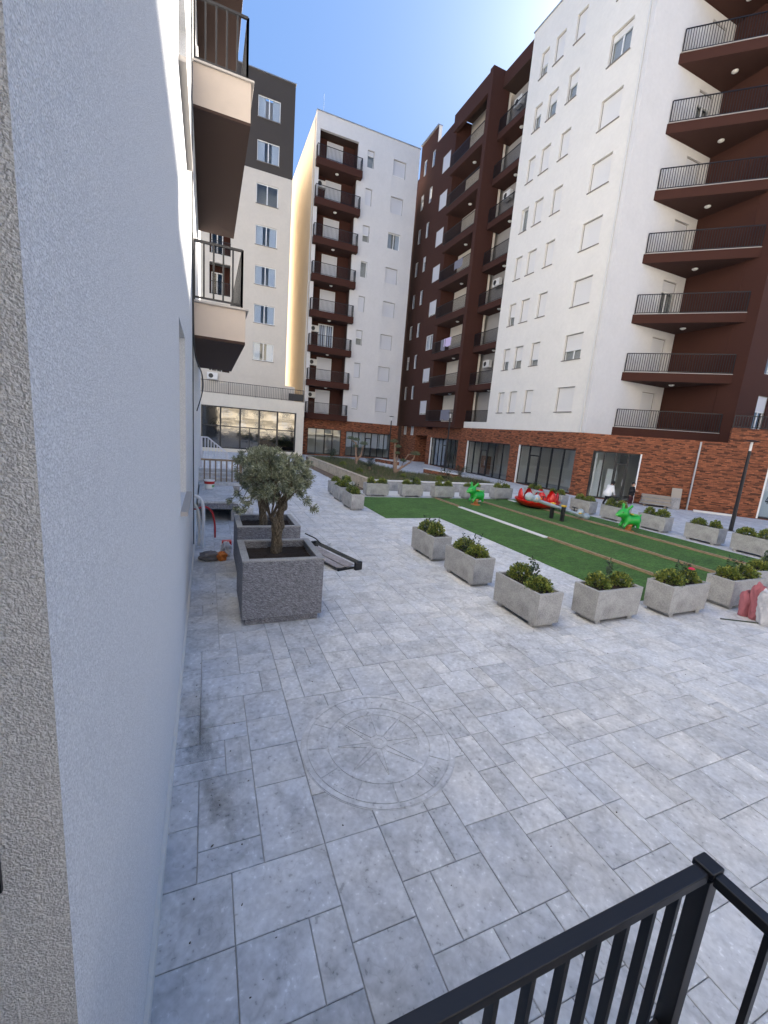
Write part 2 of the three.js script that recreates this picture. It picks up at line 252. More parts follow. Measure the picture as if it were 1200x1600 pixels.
function leafCloud(n, sample, L, W, cols, bend = .25) { // n little diamond leaves; sample() -> [pos, dir]
  const p = new Float32Array(n * 18), nn = new Float32Array(n * 18), uv = new Float32Array(n * 12), cc = new Float32Array(n * 18);
  const A = V3(), Bn = V3(), Cn = V3(), N = V3();
  for (let i = 0; i < n; i++) {
    const [P, D] = sample(), l = L * rr(.7, 1.25), w = W * rr(.75, 1.2), c = cols[Math.floor(rnd() * cols.length)], k = rr(.75, 1.25);
    D.normalize(); A.set(rnd() - .5, rnd() - .5, rnd() - .5).cross(D).normalize(); N.crossVectors(A, D).normalize();
    const tip = P.clone().addScaledVector(D, l).addScaledVector(N, -bend * l), mid = P.clone().addScaledVector(D, l * .5), a = mid.clone().addScaledVector(A, w / 2), b = mid.clone().addScaledVector(A, -w / 2);
    [P, a, tip, P, tip, b].forEach((q, j) => { p.set([q.x, q.y, q.z], i * 18 + j * 3); nn.set([N.x, N.y, N.z], i * 18 + j * 3); cc.set([c[0] * k, c[1] * k, c[2] * k], i * 18 + j * 3); });
  }
  const g = new THREE.BufferGeometry();
  g.setAttribute('position', new THREE.BufferAttribute(p, 3)); g.setAttribute('normal', new THREE.BufferAttribute(nn, 3)); g.setAttribute('uv', new THREE.BufferAttribute(uv, 2)); g.setAttribute('color', new THREE.BufferAttribute(cc, 3)); return g;
}
const rdir = () => { const z = rr(-1, 1), a = rr(0, 6.283), s = Math.sqrt(1 - z * z); return V3(s * Math.cos(a), z, s * Math.sin(a)); };
function tufts(name, n, spot, blade, mat, colour, h0, h1) { // ground cover as one instanced object
  const o = new THREE.InstancedMesh(blade, mat, n), m = new THREE.Matrix4(), q = new THREE.Quaternion(), e = new THREE.Euler(), c = new THREE.Color();
  for (let i = 0; i < n; i++) { const [x, y, z] = spot(); e.set(rr(-.25, .25), rr(0, 6.28), rr(-.25, .25)); q.setFromEuler(e); const h = rr(h0, h1); m.compose(V3(x, y, z), q, V3(rr(.8, 1.3), h, rr(.8, 1.3))); o.setMatrixAt(i, m); const k = rr(.86, 1.14), b = colour(x, z); o.setColorAt(i, c.setRGB(b[0] * k, b[1] * k, b[2] * k)); }
  o.name = numbered(name); o.userData.kind = 'stuff'; o.castShadow = o.receiveShadow = true; scene.add(o); return o;
}
const bladeTuft = (() => { const p = [], n = []; for (let k = 0; k < 5; k++) { const a = k * 1.3, x = Math.cos(a), z = Math.sin(a), r = .007 + .005 * (k % 2); p.push(x * r - z * .0022, 0, z * r + x * .0022, x * r + z * .0022, 0, z * r - x * .0022, x * r * 2.6, 1, z * r * 2.6); for (let j = 0; j < 3; j++) n.push(x * .2, .98, z * .2); } const g = new THREE.BufferGeometry(); g.setAttribute('position', new THREE.Float32BufferAttribute(p, 3)); g.setAttribute('normal', new THREE.Float32BufferAttribute(n, 3)); return g; })();
const blade = new THREE.MeshStandardMaterial({ color: 0xffffff, roughness: .7, side: THREE.DoubleSide });
// planting bed behind the turf
struct('bed_soil', sheet(BED, -.01, .4), M.earth);
struct('bare_earth_strip', sheet([[6.35, -31.5], [6.35, -18.3], [6.98, -18.3], [6.98, -31.5]], -.01, .02), M.earth);
struct('kerb_path', sheet([[7.2, -18.22], [15.4, -18.22], [15.4, -16.9], [7.2, -16.9]], -.012, .017), M.paleStone);
tag(tufts('dry_grass', 9000, () => { let x, z; do { x = rr(7.3, 15.1); z = rr(-32.8, -18.7); } while (!inside(x, z, BED) || (rnd() < .5 && fA(x / 9, z / 9) < .5)); return [x, .385, z]; }, bladeTuft.clone().scale(2.2, 1, 2.2), blade, () => rnd() < .62 ? [.17, .22, .08] : [.36, .3, .16], .06, .24), 'patchy dry grass on the raised planting bed', 'grass');
{ // low retaining walls
  const w1 = thing('retaining_wall', 'low ochre concrete wall holding the planting bed beside the bare earth strip', 'wall', [7.08, 0, -25]);
  const ochre = S(RGB(.70, .57, .40), .9, { map: pavMap, bumpMap: smallGrain, bumpScale: .004 });
  for (let k = 0; k < 4; k++) { add('wall_panel', rb(.2, .5, 3.55, .012, 0, .24, -6.2 + 1.78 + k * 3.565), ochre, w1); add('coping', rb(.25, .05, 3.55, .01, 0, .515, -6.2 + 1.78 + k * 3.565), ochre, w1); }
  const w2 = thing('retaining_wall', 'low pale grey concrete wall behind the troughs at the far turf edge', 'wall', [11.2, 0, -18.42]);
  for (let k = 0; k < 4; k++) { add('wall_panel', rb(1.99, .46, .2, .012, -3.0 + k * 2.0, .22, 0), M.trough, w2); add('coping', rb(1.99, .05, .26, .01, -3.0 + k * 2.0, .475, 0), M.paleStone, w2); }
}
{ // lane dividers on the turf
  const lane = (x, segs, ord) => { for (const [z0, z1, k] of segs) {
    if (k) tag(add('stone_strip', rb(.2, .035, z1 - z0 - .02, .006), M.paleStone, scene, [x, .02, (z0 + z1) / 2]), k, 'stone strip');
    else { const n = Math.max(1, Math.round((z1 - z0) / 2.2)), l = (z1 - z0) / n; for (let i = 0; i < n; i++) { const o = add('timber_beam', rb(.08, .07, l - .015, .008), M.wood, scene, [x + rr(-.012, .012), .04, z0 + l * (i + .5)]); o.rotation.y = rr(-.006, .006); tag(o, 'weathered timber beam lying along the ' + ord + ' lane line of the turf', 'timber beam', ord + ' lane line timbers'); } }
  } };
  lane(9.5, [[-16.2, -14.25, 0], [-14.2, -9.35, 'long white stone strip set in the lane line beside the turf notch'], [-9.3, -5.2, 0]], 'notch-side');
  lane(11.5, [[-16.2, -15.55, 'short white stone strip at the foot of the green rider by the bed wall'], [-15.5, -5.2, 0]], 'middle');
  lane(13.55, [[-16.1, -15.55, 'short white stone strip behind the red spinner'], [-15.5, -5.2, 0]], 'shop-side');
}

// ---------------------------------------------------------------- building kit
const boxCache = {};
const cbox = (w, h, d) => boxCache[[w.toFixed(3), h.toFixed(3), d.toFixed(3)]] ??= bx(w, h, d);
function wall(name, F, u0, y0, u1, y1, holes, mat, parent, t = .25) {
  const s = new THREE.Shape([[u0, y0], [u1, y0], [u1, y1], [u0, y1]].map(p => new THREE.Vector2(...p)));
  for (const [a, b, c, d] of holes) s.holes.push(new THREE.Path([[a, b], [a, d], [c, d], [c, b]].map(p => new THREE.Vector2(...p))));
  const g = new THREE.ExtrudeGeometry(s, { depth: t, bevelEnabled: false }); g.translate(0, 0, -t);
  return put(add(name, metric(g), mat, parent), F);
}
function plain(name, F, w, h, d, u, y, n, mat, parent) { return put(add(name, bx(w, h, d), mat, parent), F, u, y, n); }   // box given by its centre
const frameCache = {};
function sash(w, h, cols, bar = .055, rows = 1) {
  return frameCache[[w, h, cols, bar, rows].map(v => (+v).toFixed(3))] ??= (() => {
    const l = [bx(w, bar, .06, 0, h - bar / 2, 0), bx(w, bar, .06, 0, bar / 2, 0), bx(bar, h - 2 * bar, .06, -w / 2 + bar / 2, h / 2, 0), bx(bar, h - 2 * bar, .06, w / 2 - bar / 2, h / 2, 0)];
    for (let k = 1; k < cols; k++) l.push(bx(bar * 1.25, h - 2 * bar, .056, -w / 2 + k * w / cols, h / 2, 0));
    for (let k = 1; k < rows; k++) l.push(bx(w - 2 * bar, bar, .052, 0, k * h / rows, 0));
    return merge(l);
  })();
}
// window in an opening: shut = how much of it the roller shutter covers
function windowIn(parent, F, u0, y0, u1, y1, { shut = 1, cols = 1, sill = true, curtain = false, frameMat = M.frameWhite, shutMat = M.shutter, name = 'window', rec = .09 } = {}) {
  const w = u1 - u0, h = y1 - y0, o = part(name, parent); put(o, F, (u0 + u1) / 2, y0, 0);
  if (sill) { const q = add('sill', cbox(w + .1, .04, .16), M.sill, o); q.position.set(0, -.022, -.02); }
  if (shut < .98) {
    add('frame', sash(w - .004, h * (1 - shut) - .004, cols), frameMat, o).position.set(0, .002, -rec - .04);
    const gl = add('pane', cbox(w - .1, h * (1 - shut) - .1, .004), M.glass, o); gl.castShadow = false; gl.position.set(0, h * (1 - shut) / 2, -rec - .045);
    if (curtain) for (const s of [-1, 1]) add('curtain', drape(w * .3, h - .08), M.curtain, o).position.set(s * w * .31, .04, -rec - .11);
  }
  if (shut > .02) { const sh = h * shut; add('guide', sash(w - .002, h - .002, 1, .032), M.sill, o).position.set(0, .001, -rec + .002); add('shutter', cbox(w - .006, sh - .004, .035), shutMat, o).position.set(0, h - sh / 2, -rec); if (shut < .98) add('shutter_rail', cbox(w - .004, .04, .045), frameMat, o).position.set(0, h - sh - .018, -rec); }
  return o;
}
const drapeCache = {};
function drape(w, h) { return drapeCache[w.toFixed(3) + h.toFixed(3)] ??= (() => { const g = new THREE.PlaneGeometry(w, h, 24, 1), p = g.attributes.position; for (let i = 0; i < p.count; i++) p.setZ(i, .02 * Math.sin(p.getX(i) / w * 40)); g.translate(0, h / 2, 0); g.computeVertexNormals(); return clean(g); })(); }
function railGeo(pts, h, gap = .12, r = .011) { // upright bars along a path of [x, z], base at y = 0
  const l = [];
  for (let k = 0; k + 1 < pts.length; k++) {
    const [a, b] = pts[k], [c, d] = pts[k + 1], L = Math.hypot(c - a, d - b), n = Math.max(1, Math.round(L / gap));
    l.push(beam([a, h, b], [c, h, d], .045, .04), beam([a, .07, b], [c, .07, d], .035, .03));
    for (let i = 0; i <= n; i++) { const t = i / n, post = i === 0 || i === n; l.push(bx(post ? .04 : r * 2, post ? h : h - .09, post ? .04 : r * 2, a + (c - a) * t, post ? h / 2 : h / 2 + .035, b + (d - b) * t)); }
  }
  return merge(l);
}
const discLamp = merge([cyl(.15, .15, .03, 0, -.015, 0, 20), lathe([[0, -.09], [.07, -.082], [.115, -.058], [.13, -.03]], 20)]);
function acUnit(F, u, y, w, label, group) { // outdoor unit: cased box with a round fan and brackets
  const o = thing('air_conditioner', label, 'air conditioner', [0, 0, 0], 0, group); put(o, F, u, y, w);
  add('casing', rb(.82, .56, .3, .02), M.acWhite, o);
  add('fan_ring', new THREE.TorusGeometry(.2, .016, 6, 24).translate(-.12, 0, .152), M.acWhite, o);
  add('fan', [new THREE.CircleGeometry(.195, 24).translate(-.12, 0, .1515), cyl(.04, .04, .02).rotateX(Math.PI / 2).translate(-.12, 0, .158)], M.fan, o);
  add('bracket', [bx(.04, .04, .42, -.28, -.3, -.06), bx(.04, .04, .42, .28, -.3, -.06), bx(.04, .25, .03, -.28, -.2, -.255), bx(.04, .25, .03, .28, -.2, -.255)], M.zinc, o);
  return o;
}
const HP = Math.PI / 2;
function shopfront(parent, F, u0, u1, y0, y1, n, door, whiteLeft) { // dark aluminium glazing set back in a brick opening
  const o = part('shopfront', parent), w = u1 - u0, h = y1 - y0; put(o, F, u0, y0, -.14);
  const l = [bx(w, .07, .08, w / 2, .035, 0), bx(w, .07, .08, w / 2, h - .035, 0)];
  for (let k = 0; k <= n; k++) l.push(bx(k === 0 || k === n ? .07 : .085, h - .14, .08, Math.min(w - .035, Math.max(.035, k * w / n)), h / 2, 0));
  const p = w / n; l.push(bx(p - .08, .09, .075, (door + .5) * p, h * .76, 0), bx(p - .085, .1, .07, (door + .5) * p, .12, 0), bx(.06, h * .76 - .2, .07, door * p + .075, h * .38 + .06, .004), bx(.06, h * .76 - .2, .07, (door + 1) * p - .075, h * .38 + .06, .004));
  add('mullions', l, M.frameDark, o);
  for (let k = 0; k < n; k++) { const g = add('pane', cbox(p - .07, h - .13, .006), M.glass, o); g.castShadow = false; g.position.set((k + .5) * p, h / 2, -.012); }
  add('door_handle', bx(.03, .4, .05, (door + .82) * p, 1.02, .06), M.zinc, o);
  if (whiteLeft) add('jamb', bx(.07, h, .12, -.0 + (whiteLeft < 0 ? .034 : w - .034), h / 2, .102), M.frameWhite, o);
}
function room(parent, F, u0, u1, h, d) { // shop interior: floor, ceiling, three walls
  const w = u1 - u0, c = (u0 + u1) / 2;
  plain('shop_floor', F, w, .06, d, c, -.02, -.27 - d / 2, M.concrete, parent); plain('shop_ceiling', F, w, .08, d, c, h + .1, -.27 - d / 2, M.room, parent);
  plain('shop_back_wall', F, w, h + .1, .1, c, h / 2 + .02, -.27 - d - .05, M.room, parent);
  plain('shop_side_wall', F, .1, h + .1, d, u0 - .05, h / 2 + .02, -.27 - d / 2, M.room, parent); plain('shop_side_wall', F, .1, h + .1, d, u1 + .05, h / 2 + .02, -.27 - d / 2, M.room, parent);
}

// ---------------------------------------------------------------- white corner block (right)
{
  const o = thing('apartment_block', 'tall white corner block with triangular brown balconies above brick shops', 'building', [20, 0, -18.17]);
  const ROOF = 29.5, F1 = frame(20, 0, -27.6, -HP), L1 = 9.43;
  const cz = [[-26.54, -25.86], [-25.29, -24.49], [-23.64, -22.87], [-20.73, -19.39]].map(([a, b]) => [a + 27.6, b + 27.6]), Y0 = 4.87, H = 1.47, ST = 3.045;
  const shut = [[1, 1, 1, 1], [.55, .6, .7, .6], [.55, 1, 1, 1], [1, 1, 1, 1], [0, 1, 1, 1], [1, 1, 1, 1], [.35, .35, .4, .2], [.5, 1, 1, 1]], holes = [];
  for (let k = 0; k < 8; k++) cz.forEach(([a, b]) => holes.push([a, Y0 + k * ST, b, Y0 + H + k * ST]));
  wall('facade', F1, 0, 3.68, L1 - .25, ROOF, holes, M.white, o);
  for (let k = 0; k < 8; k++) cz.forEach(([a, b], c) => windowIn(o, F1, a, Y0 + k * ST, b, Y0 + H + k * ST, { shut: shut[k][c], cols: c === 3 ? 2 : 1, rec: .16, shutMat: M.shutterWarm }));
  plain('roof_cap', F1, L1 + .06, .05, .36, L1 / 2, ROOF + .026, -.1, M.zinc, o);
  // gable facing the plaza and the brown wing
  const F2 = frame(20, 0, -18.17, 0), doors = [], BY = 3.72, BS = 3.12;
  for (let k = 0; k < 8; k++) doors.push([4.15, BY + .46 + k * BS, 5.35, BY + .46 + 2.25 + k * BS]);
  wall('gable', F2, 0, 3.68, 6, ROOF + .2, doors, M.cool, o);
  plain('core', frame(0, 0, 0, 0), 22, 25.6, 8.9, 31.3, 3.9 + 12.8, -22.95, M.core, o);
  doors.forEach((d, k) => windowIn(o, F2, ...d, { name: 'balcony_door', shut: k === 2 || k === 5 ? .25 : 1, cols: 2, sill: false, rec: .12 }));
  const F3 = frame(26, 0, -18.17, -HP);   // brown side wall coming forward
  wall('brown_side_wall', F3, -.24, 3.68, 3.92, 31, [], M.brown, o);
  plain('rib', F3, .3, 27, .03, 2.9, 17.3, .012, M.brown, o);
  const F4 = frame(26, 0, -14, 0);
  const w4 = []; for (let k = 0; k < 8; k++) w4.push([1.75, 4.42 + k * 3.1, 2.75, 6.4 + k * 3.1]);
  wall('brown_front', F4, -.0, 3.68, 22, 31, w4, M.brown, o);
  w4.forEach((d, k) => windowIn(o, F4, ...d, { name: 'window', shut: .42, cols: 2, sill: false }));
  plain('wing_core', frame(0, 0, 0, 0), 21.4, 27, 3.8, 37.05, 17.2, -16.45, M.core, o);
  // triangular balconies
  const tri = new THREE.Shape([[2.17, 0], [5.99, 0], [5.99, 3.67]].map(p => new THREE.Vector2(p[0], p[1])));
  const slab = new THREE.ExtrudeGeometry(tri, { depth: .46, bevelEnabled: false }); slab.rotateX(HP); slab.translate(0, .46, 0);
  const capG = beam([2.2, .475, .04], [5.97, .475, 3.65], .07, .03), rail = railGeo([[2.26, .06], [5.95, 3.6]], 1.02, .115).translate(0, .48, 0), sg = metric(slab);
  for (let k = 0; k < 9; k++) {
    const b = part('balcony', o); put(b, F2, 0, BY + k * BS, 0);
    add('slab', sg, M.brown, b); add('coping', capG, M.stone, b); add('railing', rail, M.metal, b); add('ceiling_lamp', discLamp, M.lampGlass, b, [5.0, -.002, 1.1]);
  }
  add('downpipe', [cyl(.045, .045, 25.8, 0, 12.9, 0, 10), bx(.1, .03, .1, 0, 5, -.03), bx(.1, .03, .1, 0, 11, -.03), bx(.1, .03, .1, 0, 17, -.03)], M.pvc, o); put(o.children.at(-1), F1, L1 - .28, 3.7, .06);
  // brick ground floor: along the plaza, then obliquely outwards
  const FB = frame(20.012, 0, -27.6, -HP);
  wall('brick_wall', FB, 3.15, -.02, L1 - .02, 3.67, [[4.1, .03, 9.03, 2.68]], M.brick, o, .26); wall('brick_lintel', FB, 0, 2.655, 3.15, 3.67, [], M.brick, o, .26);
  shopfront(o, FB, 4.1, 9.03, .03, 2.68, 5, 1, -1);
  room(o, FB, 3.6, 9.2, 2.75, 3.2);
  const AO = -49.2 * Math.PI / 180, FO = frame(20.0, 0, -18.17, AO);
  wall('brick_wall', FO, .0, -.02, 8.3, 3.66, [[.64, .03, 3.06, 2.72]], M.brick, o, .26);
  wall('brick_wall', FO, 8.3, -.02, 16, 4.4, [[8.47, .03, 12.2, 2.86]], M.brick, o, .26);
  wall('brick_parapet', FO, 6.72, 3.662, 8.3, 4.4, [], M.brick, o, .25);
  shopfront(o, FO, .64, 3.06, .03, 2.72, 4, 2, 1); shopfront(o, FO, 8.47, 12.2, .03, 2.86, 3, 1, -1);
  room(o, FO, .9, 3.3, 2.8, 3.4); room(o, FO, 8.47, 12.2, 2.9, 3.2);
  add('podium_roof', sheet([[20.1, -18.1], [25.5, -11.9], [30.4, -6.2], [45, -6.2], [45, -18.1]], 3.45, .2), M.concrete, o); o.children.at(-1).position.set(-20, 0, 18.17);
  const tr = add('terrace_railing', railGeo([[0, 0], [9, 0]], .62, .11), M.metal, o); put(tr, FO, 6.75, 4.4, -.12);
  add('downpipe', [cyl(.045, .045, 3.6, 0, 1.8, 0, 10), cyl(.055, .055, .05, 0, 1.3, 0, 10), cyl(.055, .055, .05, 0, 3.0, 0, 10)], M.zinc, o); put(o.children.at(-1), FO, 5.55, 0, .07);
  // poster with dark marks in the far shop window
  const cv = document.createElement('canvas'); cv.width = 256; cv.height = 256; const c = cv.getContext('2d'); c.fillStyle = '#aab2b8'; c.fillRect(0, 0, 256, 256); c.fillStyle = '#15161a'; c.font = 'bold 64px sans-serif'; c.fillText('4 80', 40, 190); c.fillRect(118, 92, 16, 16);
  const ct = new THREE.CanvasTexture(cv); ct.colorSpace = THREE.SRGBColorSpace;
  const pg = new THREE.BoxGeometry(1.05, 2.5, .01); const pp = add('window_poster', pg, S(0xffffff, .7, { map: ct }), o); put(pp, FO, 9.1, 1.38, -.22);
}
// ---------------------------------------------------------------- brown block with loggias
{
  const o = thing('apartment_block', 'dark brown block with stacked loggias, standing between the cream tower and the white corner', 'building', [20, 0, -34]);
  // recessed balcony stack next to the white block
  const FR = frame(20.2, 0, -31, -HP), LR = 3.38;
  plain('loggia_back_wall', FR, LR, 26.2, .2, LR / 2, 3.68 + 13.1, -1.6, M.brown, o);
  plain('lower_parapet', FR, LR - .01, .5, .18, LR / 2, 3.94, -.06, M.white, o);
  plain('fascia', FR, LR - .01, .95, .3, LR / 2, 29.02, -.16, M.brown, o); plain('loggia_roof', FR, LR, .2, 1.8, LR / 2, 28.6, -.92, M.soffit, o);
  const rR = railGeo([[.03, -.06], [LR - .03, -.06]], .98, .11);
  for (let k = 0; k < 8; k++) {
    const b = part('balcony', o); put(b, FR, 0, 6.73 + (k - 1) * 3.06, 0);
    if (k) { add('slab', bx(LR - .006, .45, 1.48, LR / 2, .225, -.745), M.brown, b); add('ceiling_lamp', discLamp, M.lampGlass, b, [LR * .62, -.002, -.6]); }
    add('railing', rR, M.metal, b, [0, .45, 0]);
    const d = part('balcony_door', o); put(d, FR, 2.55, 6.73 + (k - 1) * 3.06 + .46, -1.49); add('frame', sash(.95, 2.2, 1, .09), M.frameWhite, d); add('panel', bx(.78, 2.0, .03, 0, 1.1, 0), k % 3 ? M.frameDark : M.shutter, d);
  }
  // projecting bay with loggias
  const FY = frame(19.25, 0, -36.3, -HP), LB = 5.3;
  plain('pilaster', FY, .45, 26, .5, LB - .225, 3.68 + 13, -.25, M.brown, o); plain('bay_side', FY, .25, 26, 1.2, LB - .126, 16.68, -1.1, M.brown, o);
  plain('bay_top', FY, LB - .46, 1.28, .3, (LB - .46) / 2, 28.84, -.151, M.brown, o); plain('bay_roof', FY, LB - .1, .12, 1.9, LB / 2, 29.42, -1.0, M.soffit, o);
  plain('loggia_return', FY, .2, 25.8, 1.6, .1, 16.3, -1.0, M.brown, o);
  plain('loggia_back_wall', FY, LB, 25.8, .2, LB / 2, 16.3, -1.72, coat(RGB(.82, .75, .65)), o);
  plain('bay_underside_beam', FY, LB - .01, .5, 1.9, LB / 2, 3.86, -1.0, M.brown, o);
  const rB = railGeo([[.04, -.05], [LB - .47, -.05]], .98, .11);
  for (let k = 0; k < 8; k++) {
    const b = part('balcony', o); put(b, FY, 0, 4.13 - .55 + k * 3.05, 0);
    if (k) add('slab', bx(LB - .455, .55, 1.6, (LB - .455) / 2, .275, -.801), M.brown, b);
    add('railing', rB, M.metal, b, [0, .55, 0]); if (k) add('ceiling_lamp', discLamp, M.lampGlass, b, [LB * .5, -.002, -.8]);
    const d = part('balcony_door', o); put(d, FY, LB - 1.35, 4.14 + k * 3.05, -1.6); add('frame', sash(1.3, 2.15, 2, .08), M.frameWhite, d);
    if (k > 5 || k === 0) add('shutter', cbox(1.2, 2.05, .03), M.shutterWarm, d, [0, 1.07, .02]); else { add('pane', cbox(1.2, 1.45, .006), M.glass, d, [0, .76, 0]); add('blind', bx(1.2, .62, .03, 0, 1.8, .02), M.shutterWarm, d); add('curtain', drape(1.1, 1.4), M.curtain, d, [0, .06, -.03]); }
  }
  // window wall further back
  const FW = frame(19.6, 0, -43.2, -HP), LW = 6.9, holes = [], sh = [];
  for (let k = 0; k < 8; k++) { holes.push([2.55, 6.35 + k * 3.05, 3.1, 7.7 + k * 3.05, 0], [.85, 6.35 + k * 3.05, 1.4, 7.7 + k * 3.05, 0]); sh.push([4.8, 4.76 + k * 3.05, 6.15, 6.12 + k * 3.05, 1]); }
  wall('window_wall', FW, 0, 3.6, LW, 29.4, [...holes, ...sh].map(q => q.slice(0, 4)), M.brown, o); plain('attic', FW, 3.4, 1.35, .25, 1.7, 30.08, -.126, M.brown, o); plain('attic_cap', FW, 3.5, .1, .5, 1.7, 30.81, -.1, M.zinc, o); plain('attic_end', FW, .06, 1.34, .3, 3.44, 30.08, -.13, M.white, o);
  holes.forEach((q, i) => windowIn(o, FW, ...q.slice(0, 4), { shut: i % 5 === 3 ? .3 : 0, sill: false, rec: .03, curtain: true })); sh.forEach((q, i) => windowIn(o, FW, ...q.slice(0, 4), { shut: i === 2 ? 0 : i < 2 || i === 3 ? .85 : 1, cols: 2, sill: false, rec: .04, curtain: i === 2 }));
  plain('core', frame(0, 0, 0, 0), 16, 25.4, 15.4, 29.4, 16.5, -35.4, M.core, o);
  plain('rear_core', frame(0, 0, 0, 0), 12, 25.3, 6.2, 25.95, 16.4, -40.2, M.core, o);
  const FS = frame(20.4, 0, -50, -HP); wall('set_back_wall', FS, 0, 0, 6.8, 29, [0, 1, 2, 3, 4, 5, 6, 7].map(k => [5.6, 4.8 + k * 3.05, 6.1, 6.2 + k * 3.05]), M.brown, o); for (let k = 0; k < 8; k++) windowIn(o, FS, 5.6, 4.8 + k * 3.05, 6.1, 6.2 + k * 3.05, { sill: false, rec: .03 });
  // brick ground floor with shop and porch
  const FB = frame(20.012, 0, -43.2, -HP);
  wall('brick_wall', FB, 0, -.02, 13.3, 3.66, [[3.6, -.01, 6.15, 2.75], [7.0, .03, 11.9, 2.65]], M.brick, o, .26); wall('brick_lintel', FB, 13.3, 2.655, 15.598, 3.66, [], M.brick, o, .26);
  plain('porch_back', FB, 3.0, 3, .2, 4.9, 1.5, -1.5, M.brick, o); plain('porch_side', FB, .2, 3, 1.2, 6.26, 1.5, -.87, M.brick, o); plain('porch_side', FB, .2, 3, 1.2, 3.49, 1.5, -.87, M.brick, o); plain('porch_ceiling', FB, 3.0, .1, 1.3, 4.9, 2.82, -.92, M.soffit, o);
  for (const u of [.85, 2.55]) { const f = part('window', o); put(f, FB, u + .27, 2.7, .03); add('frame', sash(.5, 2.0, 1, .08), M.frameWhite, f); add('pane', bx(.36, 1.86, .01, 0, 1.0, 0), M.glass, f); add('shade', bx(.36, 1.86, .01, 0, 1.0, -.02), M.shutter, f); }
  shopfront(o, FB, 7.0, 11.9, .03, 2.65, 7, 3, -1); shopfront(o, FB, 13.3, 18.75, .01, 2.65, 6, 2, -1); room(o, FB, 6.6, 12.1, 2.7, 3.2); room(o, FB, 13.0, 18.95, 2.7, 3.2);
  for (let k = 0; k < 2; k++) { const q = add('blind', drape(1.1, 2.4), M.curtain, o); put(q, FB, 7.75 + k * 1.0, .1, -.5); }
}
// ---------------------------------------------------------------- cream tower
{
  const o = thing('apartment_tower', 'cream tower with a single column of brown balconies over brick shops', 'building', [13.4, 0, -40.8]);
  const F = frame(8.53, 0, -40.8, 0), W = 9.81, ROOF = 28.95, holes = [], nar = [], wid = [], ST = 3.04;
  for (let k = 0; k < 8; k++) { nar.push([4.7, 4.77 + k * ST, 5.34, 6.15 + k * ST]); wid.push([7.23, 4.77 + k * ST, 8.5, 6.15 + k * ST]); }
  wall('facade', F, 0, 3.55, W, ROOF, [[.34, 3.9, 3.82, 27.72], ...nar, ...wid], M.cool, o);
  nar.forEach((q, k) => windowIn(o, F, ...q, { shut: [.9, 1, .5, 1, 0, .55, 1, .25][k], sill: false, rec: .15 })); wid.forEach((q, k) => windowIn(o, F, ...q, { shut: [1, 1, 1, 1, 1, 0, 1, .9][k], cols: 2, sill: false, rec: .15, curtain: k === 5 }));
  plain('loggia_back_wall', F, 3.5, 24.4, .2, 2.08, 15.8, -1.3, M.brown, o); for (const u of [.24, 3.92]) plain('loggia_side_wall', F, .2, 24.4, 1.0, u, 15.8, -.76, M.brown, o); plain('loggia_ceiling', F, 3.5, .12, 1.2, 2.08, 27.8, -.86, M.soffit, o);
  const sl = bx(4.13, .56, 1.74, 2.1, .28, -.33), rl = railGeo([[.08, -.55], [.08, .49], [4.1, .49], [4.1, -.0]], .98, .12);
  for (let k = 0; k < 8; k++) {
    const b = part('balcony', o); put(b, F, 0, 4.03 - .56 + k * ST, 0); add('slab', sl, M.brown, b); add('railing', rl, M.metal, b, [0, .56, 0]); if (k) add('ceiling_lamp', discLamp, M.lampGlass, b, [2.0, -.002, -.1]);
    const y = 4.035 + k * ST, d = part('balcony_door', o); put(d, F, 1.98, y, -1.18); add('frame', sash(1.46, 2.3, 2, .07), M.frameWhite, d);
    if (k === 2) { add('pane', cbox(1.36, 2.2, .006), M.glass, d, [0, 1.15, 0]); add('curtain', drape(1.3, 2.15), M.curtain, d, [0, .08, -.012]); }
    else add('shutter', cbox(1.38, k === 7 ? 1.55 : 2.24, .03), M.shutter, d, [0, k === 7 ? 1.5 : 1.15, .02]);
    if (k === 7) add('pane', bx(1.38, .66, .01, 0, .38, 0), M.glass, d);
  }
  const FL = frame(8.53, 0, -40.8, -HP); wall('side_wall', FL, -12, 0, -.25, ROOF, [], M.tan, o);
  add('downpipe', cyl(.05, .05, 25, 0, 12.5, 0, 10), M.pvc, o); put(o.children.at(-1), FL, -.35, 3.6, .07);
  wall('right_wall', frame(18.34, 0, -40.8, HP), .25, 0, 12, ROOF, [], M.cool, o); plain('core', frame(0, 0, 0, 0), 9.2, 24.9, 10.3, 13.43, 16.3, -47.6, M.core, o); plain('facade_backing', frame(0, 0, 0, 0), 5.1, 24.9, .3, 15.5, 16.3, -41.4, M.core, o);
  plain('roof_cap', F, W + .08, .06, .4, W / 2, ROOF + .032, -.12, M.zinc, o); add('aerial', bar([0, 0, 0], [0, 1.6, 0], .01), M.zinc, o); put(o.children.at(-1), F, .6, ROOF, -.4);
  wall('brick_wall', F, 0, -.02, W + .2, 3.545, [[.44, .1, 3.82, 2.62], [4.32, .1, 9.22, 2.58]], M.brick, o, .26);
  shopfront(o, F, .44, 3.82, .1, 2.62, 4, 2, 0); shopfront(o, F, 4.32, 9.22, .1, 2.58, 7, 3, 0); room(o, F, .2, 4.0, 2.7, 4); room(o, F, 4.2, 9.4, 2.7, 4);
  for (let k = 0; k < 5; k++) { const q = add('blind', drape(.85, 1.5), M.curtain, o); put(q, F, 4.85 + k * .95, 1.0, -.55); }
  for (const [k, ord] of [[0, 'lowest'], [1, 'second lowest'], [2, 'third lowest'], [6, 'second highest']]) acUnit(F, .8, 4.03 + k * ST + 1.75, -.98, 'white air conditioner unit on the ' + ord + ' balcony of the cream tower', 'air conditioners on the cream tower');
}
